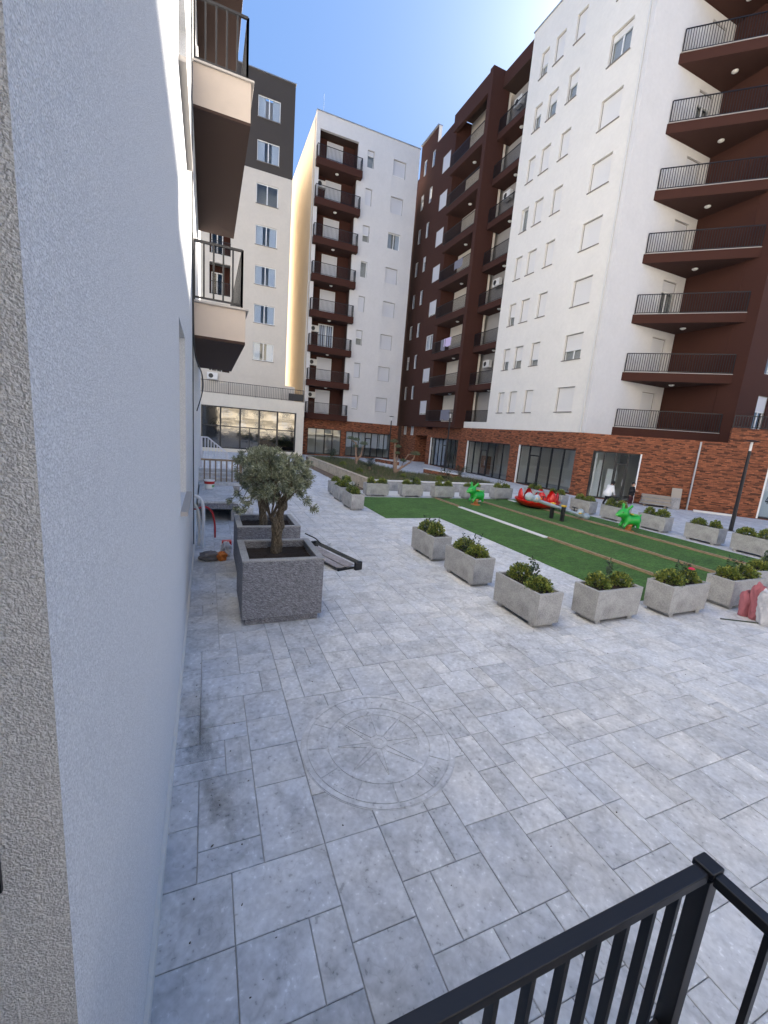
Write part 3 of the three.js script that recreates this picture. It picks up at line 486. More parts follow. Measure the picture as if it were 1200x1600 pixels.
// ---------------------------------------------------------------- grey-topped block behind the glass pavilion
{
  const o = thing('apartment_block', 'beige block with dark grey top storeys behind the glass pavilion', 'building', [2, 0, -39.7]);
  const F = frame(-6, 0, -39.7, 0), wins = [], lg = [];
  for (let k = 0; k < 7; k++) { wins.push([9.64, 8.02 + k * 3.05, 11.37, 9.51 + k * 3.05]); lg.push([6.15, 6.6 + k * 3.05, 7.75, 9.0 + k * 3.05]); }
  wall('facade', F, 0, 0, 12.49, 22.6, [...wins.slice(0, 5), ...lg.slice(0, 5)], M.beige, o); wall('upper_facade', F, 0, 22.6, 12.49, 29.37, [...wins.slice(5), ...lg.slice(5)], M.darkGrey, o);
  wins.forEach((q, k) => windowIn(o, F, ...q, { shut: 0, cols: 2, curtain: k !== 4, sill: true, rec: .06 }));
  for (let k = 0; k < 7; k++) { const b = part('loggia', o); put(b, F, 6.95, 6.6 + k * 3.05, 0); add('back_wall', bx(1.8, 2.6, .1, 0, 1.25, -1.3), M.brown, b); for (const s of [-1, 1]) add('side_wall', bx(.1, 2.6, 1.0, s * .86, 1.25, -.76), M.beige, b); add('floor', bx(1.8, .1, 1.1, 0, -.06, -.8), M.concrete, b); add('railing', railGeo([[-.78, -.1], [.78, -.1]], 1, .11), M.metal, b); add('window', merge([sash(.9, 1.9, 2, .07)]), M.frameWhite, b, [-.2, .1, -1.22]); add('pane', bx(.8, 1.8, .01, -.2, 1.05, -1.235), M.glass, b); add('blind', bx(.8, 1.8, .01, -.2, 1.05, -1.245), M.curtain, b); }
  wall('right_side', frame(6.49, 0, -39.7, HP), .25, 0, 18, 29.37, [], M.tan, o); plain('core', frame(0, 0, 0, 0), 11.6, 28.4, 15.5, .1, 14.3, -49.0, M.core, o); plain('roof_cap', F, 12.6, .06, .4, 6.25, 29.4, -.12, M.zinc, o);
}
// ---------------------------------------------------------------- glass pavilion
{
  const o = thing('pavilion', 'single-storey beige pavilion with black-framed glass front and railed roof terrace', 'pavilion', [3.8, 0, -38.5]);
  const F = frame(-.6, 0, -38.5, 0);
  wall('front', F, -3, 0, 8.66, 4.78, [[.14, .3, 7.98, 3.79]], M.cream, o); plain('roof_slab', F, 11.6, .2, .92, 2.83, 4.66, -.72, M.concrete, o);
  const g = part('glazing', o); put(g, F, .14, .3, -.12); const w = 7.84, h = 3.49, l = [bx(w, .09, .1, w / 2, .045, 0), bx(w, .09, .1, w / 2, h - .045, 0), bx(w, .08, .09, w / 2, 1.87, 0)];
  for (const u of [.065, 1.5, 3.07, 4.65, 6.2, w - .065]) l.push(bx(.13, h - .18, .1, u, h / 2, .002)); l.push(bx(.06, 1.85, .08, 3.85, .97, 0)); add('mullions', l, M.frameDark, g);
  for (const [a, b] of [[.1, 1.45], [1.55, 3.02], [3.12, 4.6], [4.7, 6.15], [6.25, w - .1]]) for (const [c, d] of [[.09, 1.83], [1.91, h - .09]]) { const p = add('pane', cbox(b - a, d - c, .006), M.mirrorGlass, g, [(a + b) / 2, (c + d) / 2, -.01]); p.castShadow = false; p.rotation.set(rr(-.006, .006), rr(-.006, .006), 0); }
  plain('back_wall', F, 8.4, 4.4, .12, 4.1, 2.3, -.98, M.room, o); plain('floor', F, 8.4, .1, .8, 4.1, .24, -.6, M.concrete, o);
  for (const u of [-.02, 8.2]) plain('inner_wall', F, .1, 4.2, .7, u, 2.3, -.6, M.core, o);
  add('railing', railGeo([[.0, 0], [2.2, 0], [4.4, 0], [6.6, 0], [8.5, 0]], 1.0, .15), M.metal, o); put(o.children.at(-1), F, .06, 4.8, -.1);
  plain('solid_rail_panel', F, 1.3, .62, .02, 7.9, 5.15, -.13, M.dark, o);
  const s = new THREE.Shape([[.2, 4.76], [7.9, 4.76], [7.9, 6.05], [2.4, 6.6], [.2, 6.7]].map(p => new THREE.Vector2(...p))), gg = new THREE.ExtrudeGeometry(s, { depth: .18, bevelEnabled: false }); put(add('stair_parapet', metric(gg), M.beige, o), F, 0, 0, -1.05);
  acUnit(F, 1.0, 6.2, -.62, 'white air conditioner unit above the pavilion roof terrace', null);
}
// ---------------------------------------------------------------- left block with the rendered wall beside the camera
{
  const o = thing('apartment_block', 'white rendered block with cream balconies rising beside the paved plaza', 'building', [-.257, 0, -.85]);
  const F = frame(-.257, 0, -.85, HP), TOP = 26;
  wall('plaza_wall', F, .3, -.015, 18.85, TOP, [[4.4, 6.1, 6.25, 7.6], [4.0, 1.75, 5.25, 3.7], [4.4, 10.3, 6.25, 11.8], [4.4, 14.5, 6.25, 16]], M.nearWall, o, .3);
  wall('end_wall', frame(-9, 0, -.85, 0), 0, -.015, 8.743, TOP, [], M.endWall, o, .3);
  wall('far_end_wall', frame(-.257, 0, -20, Math.PI), .0, -.015, 8.7, TOP, [], M.nearWall, o, .3);
  plain('core', frame(0, 0, 0, 0), 7.6, 25.5, 18.2, -4.6, 12.8, -10.45, M.core, o);
  for (const [a, b, c, d, s] of [[4.4, 6.1, 6.25, 7.6, .5], [4.0, 1.75, 5.25, 3.7, .0], [4.4, 10.3, 6.25, 11.8, 1], [4.4, 14.5, 6.25, 16, .6]]) windowIn(o, F, a, b, c, d, { shut: s, cols: 2, sill: false, rec: .2 });
  for (const [u0, u1, y] of [[4.34, 6.31, 6.08], [3.94, 5.31, 1.73]]) plain('stone_sill', F, u1 - u0, .045, .38, (u0 + u1) / 2, y - .003, -.12, M.stone, o);
  plain('plinth_strip', F, 19.1, .11, .022, 9.6, .045, .0112, M.white, o);
  const balcony = (u0, u1, y, w, hp) => {
    const b = part('balcony', o); put(b, F, u0, y, 0); const L = u1 - u0;
    add('soffit', bx(L, .05, w, L / 2, .025, w / 2 + .001), M.soffit, b); add('floor_slab', bx(L - .2, .12, w - .12, L / 2, .115, w / 2 - .055), M.concrete, b);
    add('parapet', [bx(.12, hp - .05, w, .06, (hp + .05) / 2, w / 2 + .001), bx(.12, hp - .05, w, L - .06, (hp + .05) / 2, w / 2 + .001), bx(L - .24, hp - .05, .12, L / 2, (hp + .05) / 2, w - .06)], M.balconyFront, b);
    add('coping', [rb(.2, .04, w + .05, .008, .06, hp + .021, w / 2 + .03), rb(.2, .04, w + .05, .008, L - .06, hp + .021, w / 2 + .03), rb(L - .33, .04, .2, .008, L / 2, hp + .021, w - .04)], M.stone, b);
    add('railing', [railGeo([[.06, .03], [.06, w - .07]], 1.02, .185, .016), railGeo([[.06, w - .07], [L - .06, w - .07]], 1.02, .16, .016), railGeo([[L - .06, w - .07], [L - .06, .03]], 1.02, .185, .016)], M.metal, b, [0, hp + .04, 0]);
    add('balcony_door', sash(1.8, 2.1, 2, .07).clone().translate(L * .5, .2, .03), M.frameWhite, b); add('door_shutter', bx(1.7, 2.0, .03, L * .5, 1.25, .025), M.shutter, b);
  };
  balcony(8.21, 13.4, 4.2, .937, .62); balcony(9.1, 14.83, 8.43, 1.03, .72); balcony(9.1, 14.83, 12.66, 1.03, .72); balcony(9.1, 14.83, 16.9, 1.03, .72);
  const cab = add('cable', tube([[8.0, 5.9, .02], [8.02, 4.2, .03], [8.1, 3.9, .05], [9.4, 3.62, .16], [10.5, 3.3, .14], [11.0, 2.9, .02]], .014, 6, 40), M.black, o); put(cab, F);
  const dp = add('cable', tube([[8.16, 25, .012], [8.16, 12, .013], [8.15, 4.1, .012], [8.17, .2, .012]], .011, 6, 30), M.dark, o); put(dp, F);
}
{ // block behind the camera: it is lit by the sun and mirrored in the glass
  const o = thing('apartment_block', 'long beige block behind the stair landing', 'building', [-6, 0, 3.6]);
  const F = frame(1.6, 0, 3.6, Math.PI), holes = [];
  for (let k = 0; k < 8; k++) for (let c = 0; c < 5; c++) holes.push([1.4 + c * 3.1, 4.6 + k * 3.05, 2.8 + c * 3.1, 6.1 + k * 3.05]);
  wall('facade', F, 0, -.015, 16, 29, holes, M.cream, o);
  holes.forEach((h, i) => windowIn(o, F, ...h, { shut: (i * 7) % 5 < 3 ? 1 : .3, cols: 2, sill: false }));
  plain('core', frame(0, 0, 0, 0), 15.3, 28.4, 8, -6.4, 14.2, 8.0, M.core, o); plain('porch_roof', frame(0, 0, 0, 0), 8.9, .3, 4.4, -4.45, 4.6, 1.37, M.cream, o);
  plain('porch_side_wall', frame(0, 0, 0, 0), .25, 4.4, 4.4, -2.3, 2.2, 1.37, M.cream, o);
  const q = thing('apartment_block', 'long sunlit beige block far behind the landing, mirrored in the pavilion glass', 'building', [14, 0, 40]), G = frame(44, 0, 40, Math.PI), hs = [];
  for (let k = 0; k < 7; k++) for (let c = 0; c < 14; c++) hs.push([2 + c * 4.1, 1 + k * 3.05, 4 + c * 4.1, 2.6 + k * 3.05]);
  wall('facade', G, 0, -.015, 60, 23, hs, M.cream, q); hs.forEach((h, i) => windowIn(q, G, ...h, { shut: (i * 7) % 5 < 2 ? 1 : .3, cols: 2, sill: false })); for (let k = 0; k < 7; k++) put(add('balcony_slab', bx(58, .25, 1.1, 30, 0, .55), M.white, q), G, 0, .6 + k * 3.05, 0);
  plain('core', frame(0, 0, 0, 0), 59, 22.5, 8, 14, 11.3, 44.4, M.core, q);
}
{ // stair landing with black railing
  const l = struct('stair_landing', rb(3.1, .47, 3.75, .012, .18, .225, 1.2), M.concrete);
  struct('upper_landing', rb(2.4, .66, 2.3, .012, -.16, .79, 1.95), M.concrete); struct('stair_step', rb(.42, .2, 3.4, .012, 1.96, .09, 1.15), M.concrete);
  const o = thing('balustrade', 'black steel balustrade with square post turning the landing corner', 'railing', [1.645, .46, -.64]);
  add('post', rb(.058, .84, .058, .004, 0, .42, 0), M.metal, o); add('post_cap', rb(.07, .028, .07, .006, 0, .872, 0), M.metal, o);
  add('top_rail', rb(2.95, .04, .046, .005, -1.506, .855, 0), M.metal, o); add('bottom_rail', bx(2.95, .035, .04, -1.506, .12, 0), M.metal, o); add('top_rail', rb(.046, .04, 3.2, .005, 0, .855, 1.632), M.metal, o); add('bottom_rail', bx(.04, .035, 3.2, 0, .12, 1.632), M.metal, o);
  const bal = bx(.018, .7, .03); for (let k = 1; k <= 22; k++) add('baluster', bal, M.metal, o, [-.03 - k * .128, .487, 0]);
  const bal2 = bx(.03, .7, .018); for (let k = 1; k <= 18; k++) add('baluster', bal2, M.metal, o, [0, .487, .03 + k * .16]);
  add('post', rb(.062, .84, .062, .004, -2.95, .42, 0), M.metal, o);
  const r = thing('handrail', 'black handrail end fixed to the rendered wall corner', 'handrail', [-.4, 1.9, -.846]);
  add('rail', rb(.06, .05, 1.6, .005, 0, 0, .8), M.metal, r); add('plate', bx(.09, .12, .008, 0, 0, .004), M.metal, r); add('upright', bx(.04, .8, .04, 0, -.4, 1.55), M.metal, r);
}
// ---------------------------------------------------------------- plants
function sdfMesh(fn, c, half, res) { // surface of a distance field in a cube
  const mc = new MarchingCubes(res, M.black, false, false, 120000), N = mc.size, h = mc.halfsize; mc.isolation = 0;
  for (let k = 0; k < N; k++) for (let j = 0; j < N; j++) for (let i = 0; i < N; i++) mc.field[i + j * N + k * N * N] = -fn(c[0] + (i - h) / h * half, c[1] + (j - h) / h * half, c[2] + (k - h) / h * half);
  mc.update(); const n = mc.count * 3, p = new Float32Array(n), g = new THREE.BufferGeometry();
  for (let i = 0; i < n; i += 3) for (let a = 0; a < 3; a++) p[i + a] = c[a] + mc.positionArray[i + a] * half;
  g.setAttribute('position', new THREE.BufferAttribute(p, 3));
  const e = half / res, nn = new Float32Array(n);
  for (let i = 0; i < n; i += 3) { const x = p[i], y = p[i + 1], z = p[i + 2], v = V3(fn(x + e, y, z) - fn(x - e, y, z), fn(x, y + e, z) - fn(x, y - e, z), fn(x, y, z + e) - fn(x, y, z - e)).normalize(); nn.set([v.x, v.y, v.z], i); }
  g.setAttribute('normal', new THREE.BufferAttribute(nn, 3)); return metric(g);
}
const cap = (a, b, r0, r1) => { const ax = a[0], ay = a[1], az = a[2], dx = b[0] - ax, dy = b[1] - ay, dz = b[2] - az, q = dx * dx + dy * dy + dz * dz; return (x, y, z) => { let t = ((x - ax) * dx + (y - ay) * dy + (z - az) * dz) / q; t = t < 0 ? 0 : t > 1 ? 1 : t; return Math.hypot(x - ax - dx * t, y - ay - dy * t, z - az - dz * t) - r0 - (r1 - r0) * t; }; };
const ell = (c, r) => (x, y, z) => { const k = Math.hypot((x - c[0]) / r[0], (y - c[1]) / r[1], (z - c[2]) / r[2]); return (k - 1) * Math.min(...r); };
const blend = (l, k) => (x, y, z) => { let d = 1e9; for (const f of l) { const e = f(x, y, z), h = Math.max(k - Math.abs(d - e), 0) / k; d = Math.min(d, e) - h * h * k * .25; } return d; };
const wob = (x, y, z) => Math.sin(x * 31 + y * 9) * Math.sin(z * 29 - y * 7) * .012 + Math.sin(x * 63 + z * 57 + y * 21) * .006;
const OLIVE = [[.21, .23, .135], [.26, .28, .18], [.16, .18, .1], [.33, .35, .26]];
function oliveCrown(C, R, n, sprays) {
  const cl = []; for (let k = 0; k < 120; k++) { const d = rdir(), r = Math.pow(rnd(), .4); cl.push(V3(C[0] + d.x * R[0] * r, C[1] + d.y * R[1] * r + .04 * Math.sin(d.x * 5), C[2] + d.z * R[2] * r)); }
  for (const s of sprays) for (let k = 0; k < 3; k++) cl.push(V3(...s[0]).lerp(V3(...s[1]), k / 2));
  const c = V3(...C);
  return leafCloud(n, () => { const q = cl[Math.floor(rnd() * cl.length)], p = q.clone().addScaledVector(rdir(), .075 * Math.pow(rnd(), .6)); return [p, rdir().addScaledVector(p.clone().sub(c).normalize(), .8).add(V3(0, .35, 0))]; }, .055, .015, OLIVE, .15);
}
function olivePot(x, z, label) {
  const o = thing('tree_planter', label, 'planter', [x, 0, z]), w = 1.1, d = 1.08, h = .92, t = .085;
  add('box', [rb(t, h - .1, d, .008, -w / 2 + t / 2, .1 + (h - .1) / 2, 0), rb(t, h - .1, d, .008, w / 2 - t / 2, .1 + (h - .1) / 2, 0), rb(w - 2 * t + .01, h - .102, t, .008, 0, .1 + (h - .1) / 2, d / 2 - t / 2 - .001), rb(w - 2 * t + .01, h - .102, t, .008, 0, .1 + (h - .1) / 2, -d / 2 + t / 2 + .001)], M.granite, o);
  add('rim', [rb(t + .012, .02, d + .012, .004, -w / 2 + t / 2, h + .008, 0), rb(t + .012, .02, d + .012, .004, w / 2 - t / 2, h + .008, 0), rb(w - 2 * t - .014, .02, t + .012, .004, 0, h + .008, d / 2 - t / 2), rb(w - 2 * t - .014, .02, t + .012, .004, 0, h + .008, -d / 2 + t / 2)], M.trough, o);
  add('base', rb(w - .09, .1, d - .09, .01, 0, .05, 0), M.granite, o);
  const s = new THREE.PlaneGeometry(w - 2 * t, d - 2 * t, 24, 24); s.rotateX(-HP); const p = s.attributes.position; for (let i = 0; i < p.count; i++) p.setY(i, .82 + .035 * (fD(p.getX(i) * .5 + .5, p.getZ(i) * .5 + .5) - .5) + rr(-.008, .008)); s.computeVertexNormals(); add('soil', metric(s), M.soil, o);
  return o;
}
olivePot(.985, -6.06, 'big square grey granite planter, the one beside the tile cutter'); olivePot(1.04, -7.98, 'big square grey granite planter behind another, toward the stairs');
function oliveTree(x, z, limbs, crown, n, sprays, label) {
  const o = thing('olive_tree', label, 'tree', [x, .8, z]);
  const f = blend(limbs.map(l => cap(l[0], l[1], l[2] * .8, l[3] * .75)), .07);
  add('trunk', sdfMesh((a, b, c) => f(a, b, c) + wob(a, b, c), [0, .5, 0], .85, 76), M.bark, o);
  const tw = []; for (let k = 0; k < 60; k++) { const l = limbs[1 + k % (limbs.length - 1)], d = rdir(); tw.push(bar(l[1], [crown[0][0] + d.x * crown[1][0] * .8, crown[0][1] + d.y * crown[1][1] * .7, crown[0][2] + d.z * crown[1][2] * .8], .012, .004, 5)); } for (const s of sprays) tw.push(bar(s[0], s[1], .007, .003, 5));
  add('twigs', tw, M.bark, o); add('crown', oliveCrown(...crown, n, sprays), M.leaf, o);
}
oliveTree(.98, -6.3, [[[0, -.06, 0], [.01, .38, 0], .125, .095], [[.01, .38, 0], [.08, .75, -.02], .085, .06], [[.08, .75, -.02], [.2, 1.12, .03], .055, .03], [[.02, .45, .02], [-.1, .56, .05], .07, .035], [[.06, .7, 0], [-.06, 1.15, -.05], .045, .025]], [[-.02, 1.2, 0], [.54, .39, .48]], 14500, [[[.3, .95, .1], [.52, .72, .12]], [[-.35, .9, .1], [-.5, .68, .05]]], 'olive tree with a thick forked trunk in the planter beside the tile cutter');
oliveTree(1.0, -8.02, [[[0, -.06, 0], [-.03, .42, 0], .11, .085], [[-.03, .42, 0], [-.2, .85, .0], .085, .05], [[-.2, .85, 0], [-.25, 1.15, 0], .05, .03], [[-.03, .45, 0], [.12, .8, .03], .06, .035]], [[-.12, 1.12, 0], [.5, .37, .46]], 12000, [[[-.35, .8, .1], [-.62, .5, .1]], [[-.3, .75, .15], [-.5, .35, .1]]], 'olive tree leaning over the planter toward the stairs');
// shrub troughs
const SHRUB = [[.2, .25, .05], [.13, .19, .045], [.29, .3, .06], [.07, .12, .035]];
const dome = (rx, ry, n, cols = SHRUB) => leafCloud(n, () => { const d = rdir(); d.y = Math.abs(d.y) - .15; const r = .55 + .45 * Math.sqrt(rnd()), k = 1 + .18 * Math.sin(d.x * 6 + d.z * 9); return [V3(d.x * rx * r * k, .03 + ry * .25 + d.y * ry * r * k, d.z * rx * r * k), d.clone().add(V3(0, .5, 0)).addScaledVector(rdir(), .6)]; }, .042, .034, cols, .2);
const shrubs = [dome(.2, .23, 1000), dome(.18, .21, 900), dome(.21, .2, 1000), dome(.17, .25, 900, SHRUB.slice(1))], sprig = leafCloud(120, () => { const k = Math.floor(rnd() * 4), t = rnd(); return [V3((k - 1.5) * .06 * (1 + t), .05 + t * .36, .03 * Math.sin(k * 3) * t), rdir().add(V3(0, .4, 0))]; }, .06, .032, [[.025, .05, .022], [.035, .06, .025]], .2);
const taper = g => { const p = g.attributes.position; for (let i = 0; i < p.count; i++) { const k = 1 - .05 * (1 - Math.min(1, p.getY(i) / .57)); p.setX(i, p.getX(i) * (1 - (1 - k) * .45)); p.setZ(i, p.getZ(i) * k); } g.computeVertexNormals(); return g; };
const troughG = taper(merge([rb(.05, .5, .48, .008, -.5, .32, 0), rb(.05, .5, .48, .008, .5, .32, 0), rb(.96, .5, .05, .008, 0, .32, .215), rb(.96, .5, .05, .008, 0, .32, -.215), bx(.94, .04, .38, 0, .1, 0)]));
const footG = rb(.11, .075, .4, .008), soilG = (() => { const g = new THREE.PlaneGeometry(.95, .39, 12, 6); g.rotateX(-HP); const p = g.attributes.position; for (let i = 0; i < p.count; i++) p.setY(i, .525 + rr(-.012, .012)); g.computeVertexNormals(); return metric(g); })();
function trough(x, z, alongZ, label, group, opt = {}) {
  const o = thing('shrub_trough', label, 'planter', [x, 0, z], (alongZ ? HP : 0) + (opt.turn ?? rr(-.02, .02)), group);
  add('trough', troughG, M.trough, o); for (const s of [-1, 1]) add('foot', footG, M.trough, o, [s * .38, .0375, 0]); add('soil', soilG, M.soil, o);
  for (const s of [-1, 1]) { const q = add('shrub', shrubs[Math.floor(rnd() * 4)], M.leaf, o, [s * (.24 + rr(-.03, .03)), .5, rr(-.03, .03)]); q.rotation.y = rr(0, 6.28); q.scale.setScalar(rr(.85, 1.08)); }
  if (opt.sprig || rnd() < .35) { const q = add('sprig', sprig, M.leaf, o, [rr(-.08, .08), .52, rr(-.04, .04)]); q.rotation.y = rr(0, 6); }
  if (opt.flower) { const g = []; for (let k = 0; k < 9; k++) { const a = k * 2.4, t = k < 5 ? 1 : .55; g.push(new THREE.SphereGeometry(.03, 8, 6).scale(1, .45, 1).translate(Math.cos(a) * .03 * t, .012 * (2 - t * 2) + .0, Math.sin(a) * .03 * t)); } add('flower', g, S(RGB(.55, .02, .07), .6), o, [.06, .83, .12]); }
  return o;
}
const gA = 'troughs beside the paving west of the turf', gB = 'troughs along the landing side of the turf', gC = 'troughs at the bed wall', gD = 'troughs before the brick shops';
trough(4.84, -8.27, 1, 'grey shrub trough at the turf notch, beside the light streaks', gA); trough(4.84, -6.7, 1, 'grey shrub trough with a dark leggy sprig, between two others', gA, { sprig: true }); trough(4.8, -4.97, 1, 'grey shrub trough at the corner, with yellowish rounded shrubs', gA);
trough(6.2, -4.6, 0, 'grey shrub trough with a dark damp patch on its long side', gB); trough(7.83, -4.48, 0, 'grey shrub trough with one red flower', gB, { flower: true }); trough(9.53, -4.45, 0, 'grey shrub trough with the pink and white sack leaning on it', gB); trough(11.05, -4.75, 0, 'grey shrub trough behind the sack', gB);
trough(4.82, -13.98, 1, 'grey shrub trough at the turf corner, last of the row leading to the bed wall', gA); trough(4.9, -15.63, 1, 'grey shrub trough in the middle of the row leading to the bed wall', gA); trough(5.28, -17.0, 0, 'grey shrub trough lying crosswise next to the bare earth strip', gA);
[6.8, 8.48, 9.98, 11.57, 13.3].forEach((x, i) => trough(x, -16.75 + (x > 9 ? .28 : 0), 0, 'grey shrub trough before the pale bed wall, ' + ['first', 'second', 'third', 'fourth', 'fifth'][i] + ' from the bare earth strip', gC));
[[15.25, -16.3], [15.25, -14.85], [15.25, -13.25], [15.32, -11.72], [15.35, -10.07], [15.47, -8.4], [15.4, -6.95]].forEach(([x, z], i) => trough(x, z, 1, 'grey shrub trough between turf and brick shops, ' + ['first', 'second', 'third', 'fourth', 'fifth', 'sixth', 'seventh'][i] + ' from the bed wall', gD));
// bed: cloud-pruned trees, cycads
const PINE = [[.09, .125, .06], [.13, .165, .08], [.07, .09, .045]];
function cloudTree(x, z, limbs, pads, label) {
  const o = thing('cloud_pruned_tree', label, 'tree', [x, .38, z]); const f = blend(limbs.map(l => cap(...l)), .06);
  add('trunk', sdfMesh((a, b, c) => f(a, b, c) + wob(a, b, c) * .5, [.35, .9, 0], 1.15, 84), S(RGB(.36, .24, .17), .9, { bumpMap: grainTex, bumpScale: .02 }), o);
  for (const [c, r] of pads) add('foliage_pad', leafCloud(900, () => { const d = rdir(), k = Math.cbrt(rnd()); d.y = d.y > 0 ? d.y : d.y * .35; return [V3(c[0] + d.x * r * k, c[1] + d.y * r * .62 * k, c[2] + d.z * r * k), rdir().add(V3(0, .9, 0))]; }, .045, .02, PINE, .1), M.leaf, o);
}
cloudTree(10.25, -22.5, [[[0, -.05, 0], [-.08, .6, 0], .1, .08], [[-.08, .6, 0], [-.15, 1.75, 0], .075, .05], [[.02, .1, 0], [.3, .35, .05], .08, .06], [[.3, .35, .05], [.85, .7, .05], .055, .045], [[.85, .7, .05], [1.15, .95, 0], .045, .03], [[1.15, .95, 0], [1.2, 1.15, 0], .03, .03], [[.05, .2, 0], [.12, 1.1, -.1], .05, .035], [[.35, .4, .05], [.5, .75, 0], .03, .02], [[.5, .75, 0], [.75, 1.18, .02], .03, .025], [[.75, 1.18, .02], [1.1, 1.22, 0], .028, .02]], [[[-.22, 1.88, 0], .24], [[.02, 1.6, .05], .2], [[.02, 1.22, .05], .18], [[1.22, 1.24, 0], .32], [[.48, .8, 0], .2]], 'cloud-pruned tree reaching out over the bed wall, bare pale limbs');
cloudTree(9.39, -27.1, [[[0, -.05, 0], [-.02, .45, 0], .1, .08], [[-.02, .45, 0], [-.12, 1.5, 0], .07, .05], [[-.12, 1.5, 0], [-.45, 1.7, 0], .04, .03], [[.02, .3, 0], [.3, .7, 0], .07, .06], [[.3, .7, 0], [.42, 1.35, 0], .05, .035]], [[[-.52, 1.78, 0], .27], [[-.1, 1.72, 0], .25], [[-.1, 1.28, 0], .2], [[.45, 1.48, 0], .3]], 'cloud-pruned tree in front of the tower shop windows');
const frond = (() => { const p = [], n = []; for (let i = 0; i < 22; i++) { const t = (i + 1) / 23, x = t * .95, y = .55 * t - .55 * t * t * t, l = .17 * Math.sin(Math.PI * Math.min(1, t * .95 + .08)) + .02; for (const s of [-1, 1]) { p.push(x - .012, y, 0, x + .012, y, 0, x + .07, y + .03, s * l); for (let q = 0; q < 3; q++) n.push(0, 1, 0); } p.push(x - .045, y - .02, .006, x - .045, y - .02, -.006, x, y, 0); for (let q = 0; q < 3; q++) n.push(0, 1, 0); } const g = new THREE.BufferGeometry(); g.setAttribute('position', new THREE.Float32BufferAttribute(p, 3)); g.setAttribute('normal', new THREE.Float32BufferAttribute(n, 3)); g.setAttribute('uv', new THREE.Float32BufferAttribute(new Float32Array(p.length / 3 * 2), 2)); return g; })();
const cycMat = S(RGB(.03, .06, .03), .5, { side: THREE.DoubleSide });
for (const [x, z, label] of [[9.2, -24.0, 'dark green cycad in the bed between the two cloud-pruned trees'], [13.9, -21.2, 'dark green cycad at the end of the bed by the brick bench'], [9.0, -31.8, 'dark green cycad in front of the bright tower shop window']]) {
  const o = thing('cycad', label, 'plant', [x, .38, z]); add('stem', lathe([[0, 0], [.13, 0], [.15, .12], [.1, .24], [0, .27]], 12), M.bark, o);
  for (let k = 0; k < 22; k++) { const q = add('frond', frond, cycMat, o, [0, .22, 0]); q.rotation.set(0, k * 2.4, rr(-.15, .75), 'YXZ'); q.scale.setScalar(rr(.75, 1)); }
}
for (const [x, z, s, l] of [[12.2, -20.0, 1.3, 'leggy dark shrub behind the pale bed wall'], [11.6, -19.6, .8, 'low round shrub beside the leggy dark one on the bed'], [13.1, -20.2, .7, 'low round shrub between the leggy shrub and the cycad by the brick bench'], [8.3, -29.4, 1.2, 'leggy dark shrub by the ochre wall near the tower shops'], [8.1, -26.0, .9, 'round shrub by the ochre wall next to the cloud-pruned tree'], [9.9, -20.6, .7, 'low round shrub at the foot of the overhanging cloud-pruned tree'], [7.9, -22.2, .8, 'round shrub by the ochre wall near its corner']]) { const o = thing('bed_shrub', l, 'shrub', [x, .36, z], rr(0, 6), 'shrubs on the bed'); const q = add('foliage', s > 1 ? sprig : shrubs[Math.floor(rnd() * 4)], M.leaf, o); q.scale.setScalar(s * 1.3); }
